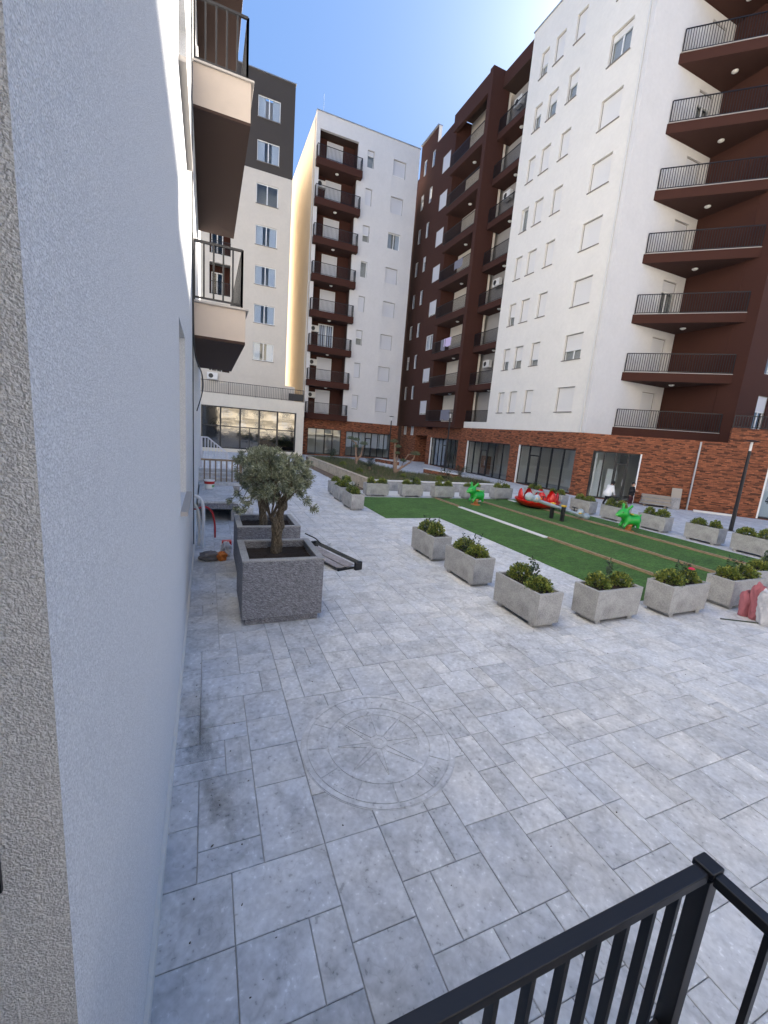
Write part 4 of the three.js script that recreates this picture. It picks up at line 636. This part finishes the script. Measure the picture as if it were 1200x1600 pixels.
// ---------------------------------------------------------------- playground
{
  const o = thing('spinner_ride', 'red spinning ride with tulip-shaped seats on the turf', 'ride', [13.7, 0, -14.4]);
  add('bowl', lathe([[0, .04], [.55, .04], [.86, .14], [.97, .30], [.985, .36], [.95, .37], [.9, .3], [.6, .2], [0, .2]], 40), M.red, o); add('base', cyl(.5, .55, .06, 0, .03, 0, 30), M.dark, o);
  const petal = (() => { const g = new THREE.SphereGeometry(.26, 14, 12, 0, Math.PI, 0, Math.PI); g.scale(.85, 1.35, .55); const p = g.attributes.position; for (let i = 0; i < p.count; i++) if (p.getY(i) > .12) p.setX(i, p.getX(i) * .8); g.computeVertexNormals(); return clean(g); })();
  for (let k = 0; k < 9; k++) { const a = k * Math.PI * 2 / 9, q = add('seat_petal', petal, k % 3 === 1 ? S(RGB(.36, .01, .012), .35) : M.red, o, [Math.cos(a) * .74, .42, Math.sin(a) * .74]); q.rotation.set(.12, HP - a, 0, 'YXZ'); }
  add('hub', [cyl(.05, .05, .55, 0, .45, 0), cyl(.2, .2, .03, 0, .72, 0, 20)], M.greyBlue, o);
  const s = thing('seesaw', 'grey-blue seesaw with rounded animal ends between two black posts', 'seesaw', [12.3, 0, -11.8]);
  for (const z of [-.27, .27]) { add('post', rb(.12, .56, .12, .015, 0, .28, z), M.black, s); add('post_cap', rb(.15, .07, .15, .02, 0, .595, z), M.yellow, s); }
  add('axle', bar([0, .47, -.27], [0, .47, .27], .022), M.zinc, s);
  const tl = x => .49 - .245 * x;
  add('beam', sdfMesh(blend([cap([-1.15, tl(-1.15), 0], [1.2, tl(1.2), 0], .065, .065), ell([-1.48, tl(-1.48) + .03, 0], [.16, .16, .15]), ell([-1.12, tl(-1.12) + .08, 0], [.14, .12, .13]), cap([-1.45, tl(-1.45), 0], [-1.1, tl(-1.1), 0], .1, .08), ell([1.52, tl(1.52) + .03, 0], [.18, .13, .14]), ell([1.2, tl(1.2) + .12, 0], [.13, .13, .13]), cap([1.5, tl(1.5), 0], [1.05, tl(1.05), 0], .1, .07)], .07), [0, .5, 0], 1.8, 110), M.greyBlue, s);
  for (const x of [-.8, .85]) { add('handle', [bar([x, tl(x), 0], [x, tl(x) + .22, 0], .016), bar([x, tl(x) + .21, -.13], [x, tl(x) + .21, .13], .016)], M.black, s); add('seat', rb(.26, .04, .24, .015, x + Math.sign(x) * .3, tl(x + Math.sign(x) * .3) + .075, 0), M.yellow, s); }
  const bodyF = blend([cap([-.1, .42, 0], [.2, .43, 0], .18, .19), cap([-.14, .48, 0], [-.27, .6, 0], .14, .14), ell([-.3, .65, 0], [.19, .165, .165]), ell([-.46, .6, 0], [.11, .09, .1]), cap([-.27, .76, -.07], [-.27, .95, -.11], .055, .045), cap([-.26, .76, .07], [-.14, .93, .14], .055, .045), cap([-.16, .38, -.1], [-.26, .2, -.11], .065, .05), cap([-.16, .38, .1], [-.26, .2, .11], .065, .05), cap([.22, .38, -.1], [.27, .2, -.11], .075, .055), cap([.22, .38, .1], [.27, .2, .11], .075, .055), cap([.32, .5, 0], [.4, .62, 0], .04, .025)], .05);
  const bodyG = sdfMesh(bodyF, [-.05, .56, 0], .58, 96), coil = []; for (let i = 0; i <= 60; i++) { const t = i / 60; coil.push([Math.cos(t * 25) * .085, .05 + t * .2, Math.sin(t * 25) * .085]); } const coilG = tube(coil, .016, 6, 160);
  const rider = (x, z, t, label) => { const r = thing('spring_rider', label, 'spring rider', [x, 0, z], t, 'green spring riders'); add('body', bodyG, M.green, r); add('muzzle', new THREE.SphereGeometry(.07, 12, 10).scale(1, .7, 1).translate(-.525, .58, 0), M.greenLight, r); for (const s of [-1, 1]) add('eye', new THREE.SphereGeometry(.018, 8, 6).translate(-.42, .70, s * .128), M.black, r); add('saddle', rb(.24, .05, .28, .02, .08, .625, 0), M.greenLight, r); add('spring', coilG, M.orange, r); add('base_plate', [cyl(.2, .21, .03, 0, .015, 0, 24), cyl(.12, .12, .03, 0, .26, 0, 20)], M.orange, r); add('handle', bar([-.1, .66, -.24], [-.1, .66, .24], .017), M.yellow, r); };
  rider(13.79, -9.92, -.25, 'green animal spring rider next to the brick-shop troughs'); rider(10.68, -14.79, .15, 'green animal spring rider near the pale bed wall');
}
// ---------------------------------------------------------------- people
function person(x, z, turn, label, pose, mats) {
  const o = thing('person', label, 'person', [x, 0, z], turn), j = pose;
  const skinF = blend([cap(j.hip, j.chest, .085, .1), cap(j.chest, j.neck, .06, .035), cap(j.neck, j.head, .035, .04), ...['L', 'R'].flatMap(s => [cap(j['sh' + s], j['el' + s], .036, .03), cap(j['el' + s], j['wr' + s], .03, .022), cap(j['hp' + s], j['kn' + s], .06, .045), cap(j['kn' + s], j['an' + s], .045, .032)])], .03);
  const hd = j.head, f = j.face, headF = blend([ell([hd[0], hd[1] + .02, hd[2]], [.078, .098, .085]), ell([hd[0] + f[0] * .03, hd[1] - .04, hd[2] + f[1] * .03], [.05, .055, .055]), cap([hd[0] + f[0] * .075, hd[1] + .015, hd[2] + f[1] * .075], [hd[0] + f[0] * .1, hd[1] - .015, hd[2] + f[1] * .1], .01, .013), ell([hd[0] - f[1] * .085, hd[1], hd[2] + f[0] * .085], [.016, .026, .016]), ell([hd[0] + f[1] * .085, hd[1], hd[2] - f[0] * .085], [.016, .026, .016])], .015);
  const hands = ['L', 'R'].map(s => { const w = V3(...j['wr' + s]), d = w.clone().sub(V3(...j['el' + s])).normalize(), n = V3(...(j['pn' + s] ?? [0, 0, 1])), b = new THREE.Vector3().crossVectors(d, n).normalize(), P = (a, c, e) => { const q = w.clone().addScaledVector(d, a).addScaledVector(b, c).addScaledVector(n, e); return [q.x, q.y, q.z]; };
    const l = [cap(P(0, 0, 0), P(.04, 0, 0), .02, .024), cap(P(.012, .018, 0), P(.04, .04, .012), .0085, .008), cap(P(.04, .04, .012), P(.06, .044, .02), .008, .007)]; [[-.021, .05], [-.007, .058], [.007, .055], [.02, .046]].forEach(([c, q]) => l.push(cap(P(.045, c, 0), P(.045 + q * .55, c, .006), .0085, .008), cap(P(.045 + q * .55, c, .006), P(.045 + q * .9, c, .022), .008, .007))); return sdfMesh(blend(l, .006), P(.04, 0, 0), .09, 44); });
  add('body', [sdfMesh(skinF, [0, .6, 0], .68, 84), sdfMesh(headF, hd, .14, 64), ...hands], M.skin, o);
  for (const s of [-1, 1]) add('eye', new THREE.SphereGeometry(.008, 6, 5).translate(hd[0] + f[0] * .078 - f[1] * .03 * s, hd[1] + .025, hd[2] + f[1] * .078 + f[0] * .03 * s), M.black, o);
  add('mouth', new THREE.SphereGeometry(.014, 8, 5).scale(1, .3, 1).translate(hd[0] + f[0] * .08, hd[1] - .05, hd[2] + f[1] * .08), S(RGB(.3, .09, .08), .6), o);
  add('hair', sdfMesh((a, b, c) => Math.max(ell([hd[0] - f[0] * .008, hd[1] + .03, hd[2] - f[1] * .008], [.092, .108, .098])(a, b, c), -(ell([hd[0] + f[0] * .09, hd[1] - .03, hd[2] + f[1] * .09], [.09, .095, .09])(a, b, c))) + Math.sin(a * 190) * Math.sin(c * 170) * .002, [hd[0], hd[1] + .01, hd[2]], .15, 56), mats.hair, o);
  const up = blend([cap(j.hip, j.chest, mats.flare, .125), cap(j.shL, j.shR, .06, .06), ...['L', 'R'].flatMap(s => [cap(j['sh' + s], j['el' + s], .058, .05), cap(j['el' + s], j['wr' + s], .05, .038)])], .04), hem = mats.hem;
  add('jacket', sdfMesh((a, b, c) => Math.max(up(a, b, c) + Math.sin(b * 60 + a * 20) * .004, hem - b, Math.min(b - (j.neck[1] + .015), 9)), [0, .75, 0], .55, 76), mats.top, o);
  const lg = blend([cap(j.hip, [j.hip[0], j.hip[1] - .06, j.hip[2]], .1, .1), ...['L', 'R'].flatMap(s => [cap(j['hp' + s], j['kn' + s], .075, .06), cap(j['kn' + s], j['an' + s], .06, .05)])], .03);
  add('trousers', sdfMesh((a, b, c) => Math.max(lg(a, b, c), .06 - b, b - hem - .08), [0, .4, 0], .45, 64), mats.legs, o);
  for (const s of ['L', 'R']) { const a = j['an' + s]; add('shoe', sdfMesh((x, y, z) => Math.max(blend([cap([a[0], .045, a[2]], [a[0] + f[0] * .11, .035, a[2] + f[1] * .11], .042, .036), cap([a[0], .045, a[2]], [a[0], .09, a[2]], .038, .036)], .02)(x, y, z), -y), [a[0] + f[0] * .04, .06, a[2] + f[1] * .04], .13, 36), mats.shoe, o); }
}
const dk = S(RGB(.012, .012, .014), .85), hairM = S(RGB(.012, .009, .008), .7);
person(19.2, -15.3, 0, 'child in a loose white jacket and dark trousers leaning forward at the shop', { hip: [-.02, .6, 0], chest: [.1, .9, 0], neck: [.18, 1.02, 0], head: [.26, 1.12, 0], face: [.94, -.34], shL: [.12, .96, -.13], shR: [.12, .96, .13], elL: [.14, .74, -.19], elR: [.14, .74, .19], wrL: [.28, .56, -.16], wrR: [.28, .56, .16], hpL: [-.02, .58, -.07], hpR: [-.02, .58, .07], knL: [.04, .33, -.09], knR: [.02, .33, .1], anL: [-.08, .08, -.1], anR: [.06, .08, .12] }, { top: S(RGB(.78, .77, .75), .9), legs: dk, hair: hairM, shoe: dk, hem: .46, flare: .2 });
person(20.85, -15.2, 0, 'child in black clothes standing by the shop door with raised hands', { hip: [0, .6, 0], chest: [0, .88, 0], neck: [0, 1.0, 0], head: [0, 1.1, .015], face: [-.6, .8], shL: [-.12, .94, .03], shR: [.12, .94, -.03], elL: [-.16, .74, .06], elR: [.17, .74, .02], wrL: [-.06, .8, .19], wrR: [.1, .78, .19], hpL: [-.07, .58, 0], hpR: [.07, .58, 0], knL: [-.08, .33, .02], knR: [.08, .33, .02], anL: [-.09, .08, 0], anR: [.09, .08, 0] }, { top: dk, legs: S(RGB(.05, .012, .016), .85), hair: hairM, shoe: S(RGB(.4, .4, .4), .7), hem: .42, flare: .14 });
// ---------------------------------------------------------------- street furniture and site clutter
function lamp(x, z, h, label) {
  const o = thing('street_lamp', label, 'street lamp', [x, 0, z], 0, 'slim black lamp posts');
  add('pole', cyl(.05, .075, h - .42, 0, (h - .42) / 2, 0, 16), M.metal, o); add('base_plate', [cyl(.13, .13, .02, 0, .01, 0, 20)], M.metal, o); add('light_column', cyl(.042, .042, .34, 0, h - .25, 0, 16), M.frameWhite, o); add('cap', lathe([[0, h - .04], [.05, h - .04], [.24, h - .06], [.25, h - .045], [.06, h], [0, h]], 24), M.metal, o);
}
lamp(19.44, -9.66, 3.62, 'slim black lamp post in front of the bare brick wall'); lamp(18.14, -29.97, 4.75, 'slim black lamp post before the shop with drawn blinds'); lamp(15.9, -36.7, 4.3, 'slim black lamp post at the corner of the cream tower');
const bench = (x0, z0, x1, z1, label) => { const dx = x1 - x0, dz = z1 - z0, L = Math.hypot(dx, dz), o = thing('brick_bench', label, 'bench', [(x0 + x1) / 2, 0, (z0 + z1) / 2], Math.atan2(-dz, dx)); add('brick_base', bx(L, .36, .4, 0, .18, 0), M.brick, o); add('stone_seat', rb(L + .06, .05, .46, .01, 0, .386, 0), M.paleStone, o); add('footing', rb(L + .1, .07, .5, .01, 0, .035, 0), M.paleStone, o); };
bench(14.3, -35.6, 15.0, -32.6, 'low brick bench near the tower shop door'); bench(14.85, -27.2, 15.5, -23.9, 'low brick bench behind the bed cycad');
{ // stack of boards and leaning slabs against the oblique brick wall
  const FO = frame(20.0, 0, -18.17, -49.2 * Math.PI / 180);
  const o = thing('board_stack', 'stack of long weathered boards at the foot of the brick wall', 'boards'); put(o, FO, 4.05, 0, .4);
  for (let k = 0; k < 9; k++) add('board', rb(1.35 + rr(-.06, .06), .05, .5, .006, rr(-.03, .03), .14 + k * .057, rr(-.03, .03)), k % 3 ? M.board : M.concrete, o); for (const u of [-.5, .45]) add('bearer', bx(.1, .11, .5, u, .055, 0), M.woodDark, o);
  for (const [u, w, h, m, l, dn] of [[4.95, .45, 1.12, M.board, 'pale slab leaning on the brick wall beside the drainpipe', 0], [4.88, .5, .62, M.concrete, 'shorter grey slab leaning in front of a taller one', .12]]) { const s = tag(add('leaning_slab', rb(w, h, .05, .006, 0, h / 2, 0), m), l, 'slab'); put(s, FO, u, .01, .42 + dn); s.rotateX(-.26); }
  const e = tag(add('kerb_stone', rb(1.8, .1, .14, .01), M.paleStone), 'pale kerb stone lying along the brick wall', 'kerb stone'); put(e, FO, 6.7, .05, .35);
  // inside the shops
  for (const [u, w, h, t, l] of [[1.1, .6, 2.2, .18, 'tall white sheet leaning inside the oblique shop window'], [1.75, .5, 1.7, -.12, 'shorter white sheet leaning inside the oblique shop window']]) { const s = tag(add('leaning_sheet', rb(w, h, .03, .005, 0, h / 2, 0), M.whitePlastic), l, 'sheet'); put(s, FO, u, .03, -1.0); s.rotateX(-.2); s.rotateZ(t * .3); }
  const FB = frame(20, 0, -27.6, -HP), st = thing('wooden_steps', 'short flight of wooden steps inside the shop next to the corner', 'steps'); put(st, FB, 8.2, .01, -1.6); for (let k = 0; k < 4; k++) { add('tread', bx(1.4, .05, .3, 0, .2 + k * .2, -k * .28), M.board, st); add('riser', bx(1.38, .2, .03, 0, .09 + k * .2, -k * .28 + .1), M.brownWood, st); }
  const cb = thing('cabinet', 'brown wooden cabinet inside the shop beside the door', 'cabinet'); put(cb, FB, -1.2, .01, -1.3); add('carcass', rb(.75, 1.5, .45, .01, 0, .76, 0), M.brownWood, cb); for (const s of [-1, 1]) add('door', rb(.35, 1.4, .02, .006, s * .18, .76, .236), M.brownWood, cb);
}
{ // pink and white woven sacks
  const sack = (x, z, h, r, mat, label, lean) => { const o = thing('woven_sack', label, 'sack', [x, 0, z], 0, 'sacks leaning on the trough'); const g = new THREE.CylinderGeometry(1, 1, 1, 40, 30), p = g.attributes.position; for (let i = 0; i < p.count; i++) { const t = p.getY(i) + .5, a = Math.atan2(p.getZ(i), p.getX(i)), c = Math.hypot(p.getX(i), p.getZ(i)); const pr = (1 + .08 * Math.sin(t * 3)) * (t < .72 ? 1 : 1 - .5 * Math.pow((t - .72) / .28, 1.6)); let k = r * pr * (1 + .10 * Math.sin(a * 3 + t * 5 + r * 40) + .06 * Math.sin(a * 7 - t * 11) + .035 * Math.sin(a * 15 + t * 31)); if (t < .03) k *= .9; k = Math.max(.03, k) * c; p.setXYZ(i, Math.cos(a) * k + lean * t * t * h, t * h - (t > .9 ? .07 * (1 + Math.sin(a * 2 + r * 50)) * (t - .9) / .1 : 0), Math.sin(a) * k * .8); } g.computeVertexNormals(); add('bag', metric(g), mat, o); if (mat === M.sackWhite) add('tied_neck', new THREE.SphereGeometry(.05, 12, 8).scale(1.3, .6, .9).translate(lean * h, h - .06, 0), mat, o); };
  sack(9.06, -3.99, .5, .1, M.sackPink, 'small faded pink woven sack slumped against the trough', -.1); sack(9.1, -3.83, .7, .125, M.sackPink, 'tall pink woven sack behind the white one', -.16); sack(9.0, -3.64, .66, .14, M.sackWhite, 'white woven sack with knotted neck beside the pink ones', -.24);
  const c = tag(add('cord', tube([[8.35, .012, -3.98], [8.55, .012, -3.88], [8.85, .014, -3.7], [9.0, .02, -3.55], [9.05, .02, -3.42], [8.98, .022, -3.38], [8.92, .024, -3.48], [9.05, .026, -3.52], [9.14, .014, -3.42]], .011, 6, 80), S(RGB(.03, .05, .035), .6)), 'dark green cord lying on the paving by the sacks', 'cord');
}
{ // tile cutter
  const o = thing('tile_cutter', 'manual tile cutter with two tilted plates and a steel rail lying on the paving', 'tile cutter', [2.45, 0, -8.3], Math.atan2(.5, 1.58)); // local z runs along the rail
  add('rail', [bx(.045, .05, 1.66, .12, .13, 0), bx(.02, .02, 1.66, .12, .17, 0)], S(RGB(.11, .12, .115), .5), o); for (const z of [-.84, .84]) add('end_block', rb(.16, .17, .07, .01, .1, .085, z), M.black, o);
  const pl = S(RGB(.5, .46, .45), .7, { map: pavMap }); for (const [x, a] of [[-.02, .1], [-.25, -.12]]) { const q = add('plate', rb(.2, .014, 1.45, .003), pl, o, [x, .07, 0]); q.rotation.z = a; } add('frame', [bx(.03, .03, 1.5, -.13, .035, 0), bx(.4, .03, .03, -.12, .02, .74), bx(.4, .03, .03, -.12, .02, -.74)], M.black, o);
  add('handle', tube([[.12, .16, -.6], [.05, .26, -.74], [-.02, .3, -.88], [-.1, .34, -.96]], .014, 8, 20), M.black, o); add('side_arm', bar([.14, .06, -.62], [.62, .03, -.95], .011), M.zinc, o);
}
{ // raised platform with stairs beside the left wall
  const o = thing('stair_platform', 'raised tiled platform with open space below at the left wall', 'platform', [.28, 0, -13.1]);
  add('deck', rb(1.0, .06, 2.85, .006, 0, .58, 0), M.slab[0], o); for (let k = 0; k < 6; k++) add('front_tile', rb(.158, .15, .02, .003, -.41 + k * .165, .465, 1.41), M.granite, o); add('support_wall', [bx(.12, .54, 2.5, .4, .27, -.12), bx(.95, .5, .12, 0, .27, -.6)], M.concrete, o);
  add('lower_step', [rb(.44, .05, 2.4, .006, .74, .3, -.3), bx(.4, .27, 2.3, .74, .137, -.3)], M.slab[2], o); for (let k = 0; k < 4; k++) add('rear_step', rb(1.3, .11, .32, .008, .1, .65 + k * .115, -1.6 - k * .31), M.slab[1], o); add('stair_block', bx(1.25, .58, 1.4, .1, .29, -2.15), M.concrete, o);
  const g = thing('stair_railing', 'weathered wooden railing across the platform edge', 'railing', [.42, .6, -14.75]); for (let k = 0; k < 7; k++) add('baluster', bx(.045, .78, .03, -.5 + k * .17, .4, 0), M.woodDark, g); add('top_rail', rb(1.2, .06, .06, .008, 0, .82, 0), M.wood, g); add('newel', rb(.09, .95, .09, .01, .62, .475, 0), M.wood, g);
  const w = thing('stair_railing', 'white painted stair railing climbing in front of the pavilion glass', 'railing', [0, 0, -18]); const yl = x => 2.0 - .8 * Math.max(0, x - .02); const L = []; for (let k = 0; k < 9; k++) { const x = -.18 + k * .11, y = yl(x); L.push(bx(.032, y - .7 + .2 * (x + .18), .032, x, (y + .7 - .2 * (x + .18)) / 2, 0)); } L.forEach(q => add('baluster', q, M.paintRail, w)); add('top_rail', [beam([-.22, 2.0, 0], [.02, 2.0, 0], .05, .05), beam([.02, 2.0, 0], [.75, 1.42, 0], .05, .05)], M.paintRail, w); add('bottom_rail', beam([-.22, .78, 0], [.75, .52, 0], .05, .05), M.paintRail, w); add('newel', [bx(.07, 1.42, .07, .75, .71, 0), bx(.07, 2.0, .07, -.22, 1.0, 0)], M.paintRail, w);
  for (let k = 0; k < 4; k++) tag(add('stair_step', rb(1.1, .16, .3, .008), M.slab[k % 4], scene, [.3, .08 + k * .16, -17.2 - k * .3]), ['lowest', 'second', 'third', 'top'][k] + ' pale stone step of the flight below the white stair railing', 'step', 'steps below the white railing');
  const b = thing('paint_bucket', 'white paint bucket with red band standing on the platform', 'bucket', [.07, .612, -13.75]);
  add('bucket', lathe([[0, 0], [.125, 0], [.15, .26], [.158, .262], [.158, .29], [.146, .29], [.12, .012], [0, .012]], 28), M.whitePlastic, b);
  const cv = document.createElement('canvas'); cv.width = 256; cv.height = 64; const c = cv.getContext('2d'); c.fillStyle = '#d9dcd8'; c.fillRect(0, 0, 256, 64); c.fillStyle = '#a81f1c'; c.fillRect(0, 0, 256, 26); c.fillStyle = '#6fa56a'; c.fillRect(20, 34, 80, 22); c.fillStyle = '#c9a24d'; c.fillRect(120, 36, 60, 20); const ct = new THREE.CanvasTexture(cv); ct.colorSpace = THREE.SRGBColorSpace;
  add('label_band', clean(new THREE.CylinderGeometry(.152, .138, .2, 28, 1, true).translate(0, .145, 0)), S(0xffffff, .6, { map: ct }), b); add('handle', tube([[-.15, .26, 0], [-.1, .34, .06], [0, .36, .1], [.1, .34, .06], [.15, .26, 0]], .005, 5, 20), M.zinc, b);
  const p = thing('drain_pipes', 'white plastic pipe bent out of the wall beside a red hose', 'pipe', [-.2, 0, -9.4]); add('pipe', tube([[-.05, 1.15, 0], [.05, 1.1, .02], [.12, .95, .02], [.13, .5, .02], [.12, .03, .05]], .035, 10, 30), M.whitePlastic, p); add('pipe_branch', tube([[-.05, .95, -.1], [.03, .8, -.08], [.05, .4, -.05], [.04, .06, 0]], .03, 10, 24), M.pvc, p);
  tag(add('hose', tube([[-.25, .78, -9.75], [-.02, .82, -9.8], [.1, .7, -9.85], [.16, .45, -9.85], [.17, .12, -9.8]], .022, 8, 30), M.hose), 'red rubber hose hanging from the wall', 'hose');
  // rubbish by the planter
  const bag = (x, z, sx, sy, sz, mat, label) => { const g = new THREE.IcosahedronGeometry(1, 4), q = g.attributes.position; for (let i = 0; i < q.count; i++) { const a = q.getX(i), b2 = q.getY(i), c2 = q.getZ(i), k = 1 + .16 * Math.sin(a * 5 + c2 * 4) * Math.sin(b2 * 6 + a * 3) + .07 * Math.sin(a * 13 + b2 * 11 + c2 * 9); q.setXYZ(i, a * k * sx, Math.max(-sy * .8, b2 * k * sy), c2 * k * sz); } g.computeVertexNormals(); return tag(add('rubbish_bag', clean(g), mat, scene, [x, sy * .8, z]), label, 'bag'); };
  bag(.05, -8.55, .2, .1, .13, S(RGB(.16, .15, .15), .5), 'crumpled grey plastic bag beside the big planter'); bag(.27, -8.5, .1, .1, .08, M.orange, 'crumpled orange packaging beside the big planter'); bag(.36, -8.75, .11, .17, .1, M.sackWhite, 'crumpled white plastic bag beside the big planter'); 
  tag(add('red_box', rb(.2, .14, .16, .008), M.red, scene, [.4, .072, -9.45]), 'small red box on the ground behind the rubbish bags', 'box');
}
{ // laundry and units on the brown block
  const FY = frame(19.25, 0, -36.3, -HP), FR = frame(20.2, 0, -31, -HP);
  const cloth = (u, y, w, h, mat, label) => { const g = new THREE.PlaneGeometry(w, h, 20, 12), p = g.attributes.position; for (let i = 0; i < p.count; i++) { const t = .5 - p.getY(i) / h; p.setZ(i, .03 + .02 * Math.sin(p.getX(i) * 22) * t + .01 * t); p.setY(i, p.getY(i) - .12 * t * Math.abs(Math.sin(p.getX(i) * 3 + 1))); } g.computeVertexNormals(); const m = mat.clone(); m.side = THREE.DoubleSide; put(tag(add('laundry', clean(g), m), label, 'laundry'), FY, u, y - h / 2, 0); };
  cloth(2.7, 4.13 + 2 * 3.05 + 1.0, 1.3, .62, M.lilac, 'pale lilac sheet hung over a loggia railing of the brown block'); cloth(2.0, 4.13 + 2 * 3.05 + .98, .8, .85, M.greyCloth, 'grey cloth hung beside the lilac sheet'); cloth(3.6, 4.13 + .98, 1.5, .8, M.greyCloth, 'grey bedding hung over the lowest loggia railing'); cloth(3.2, 4.13 + 4 * 3.05 + .98, 1.3, .6, M.greyCloth, 'dark washing on the fifth loggia railing');
  for (const [k, ord] of [[1, 'second lowest'], [3, 'fourth lowest'], [5, 'third highest'], [7, 'top']]) acUnit(FR, 1.15, 6.73 + (k - 1) * 3.06 + 2.15, -.8, 'white air conditioner unit in the ' + ord + ' recessed balcony of the brown block', 'air conditioners on the brown block');
}
renderer.render(scene, camera);
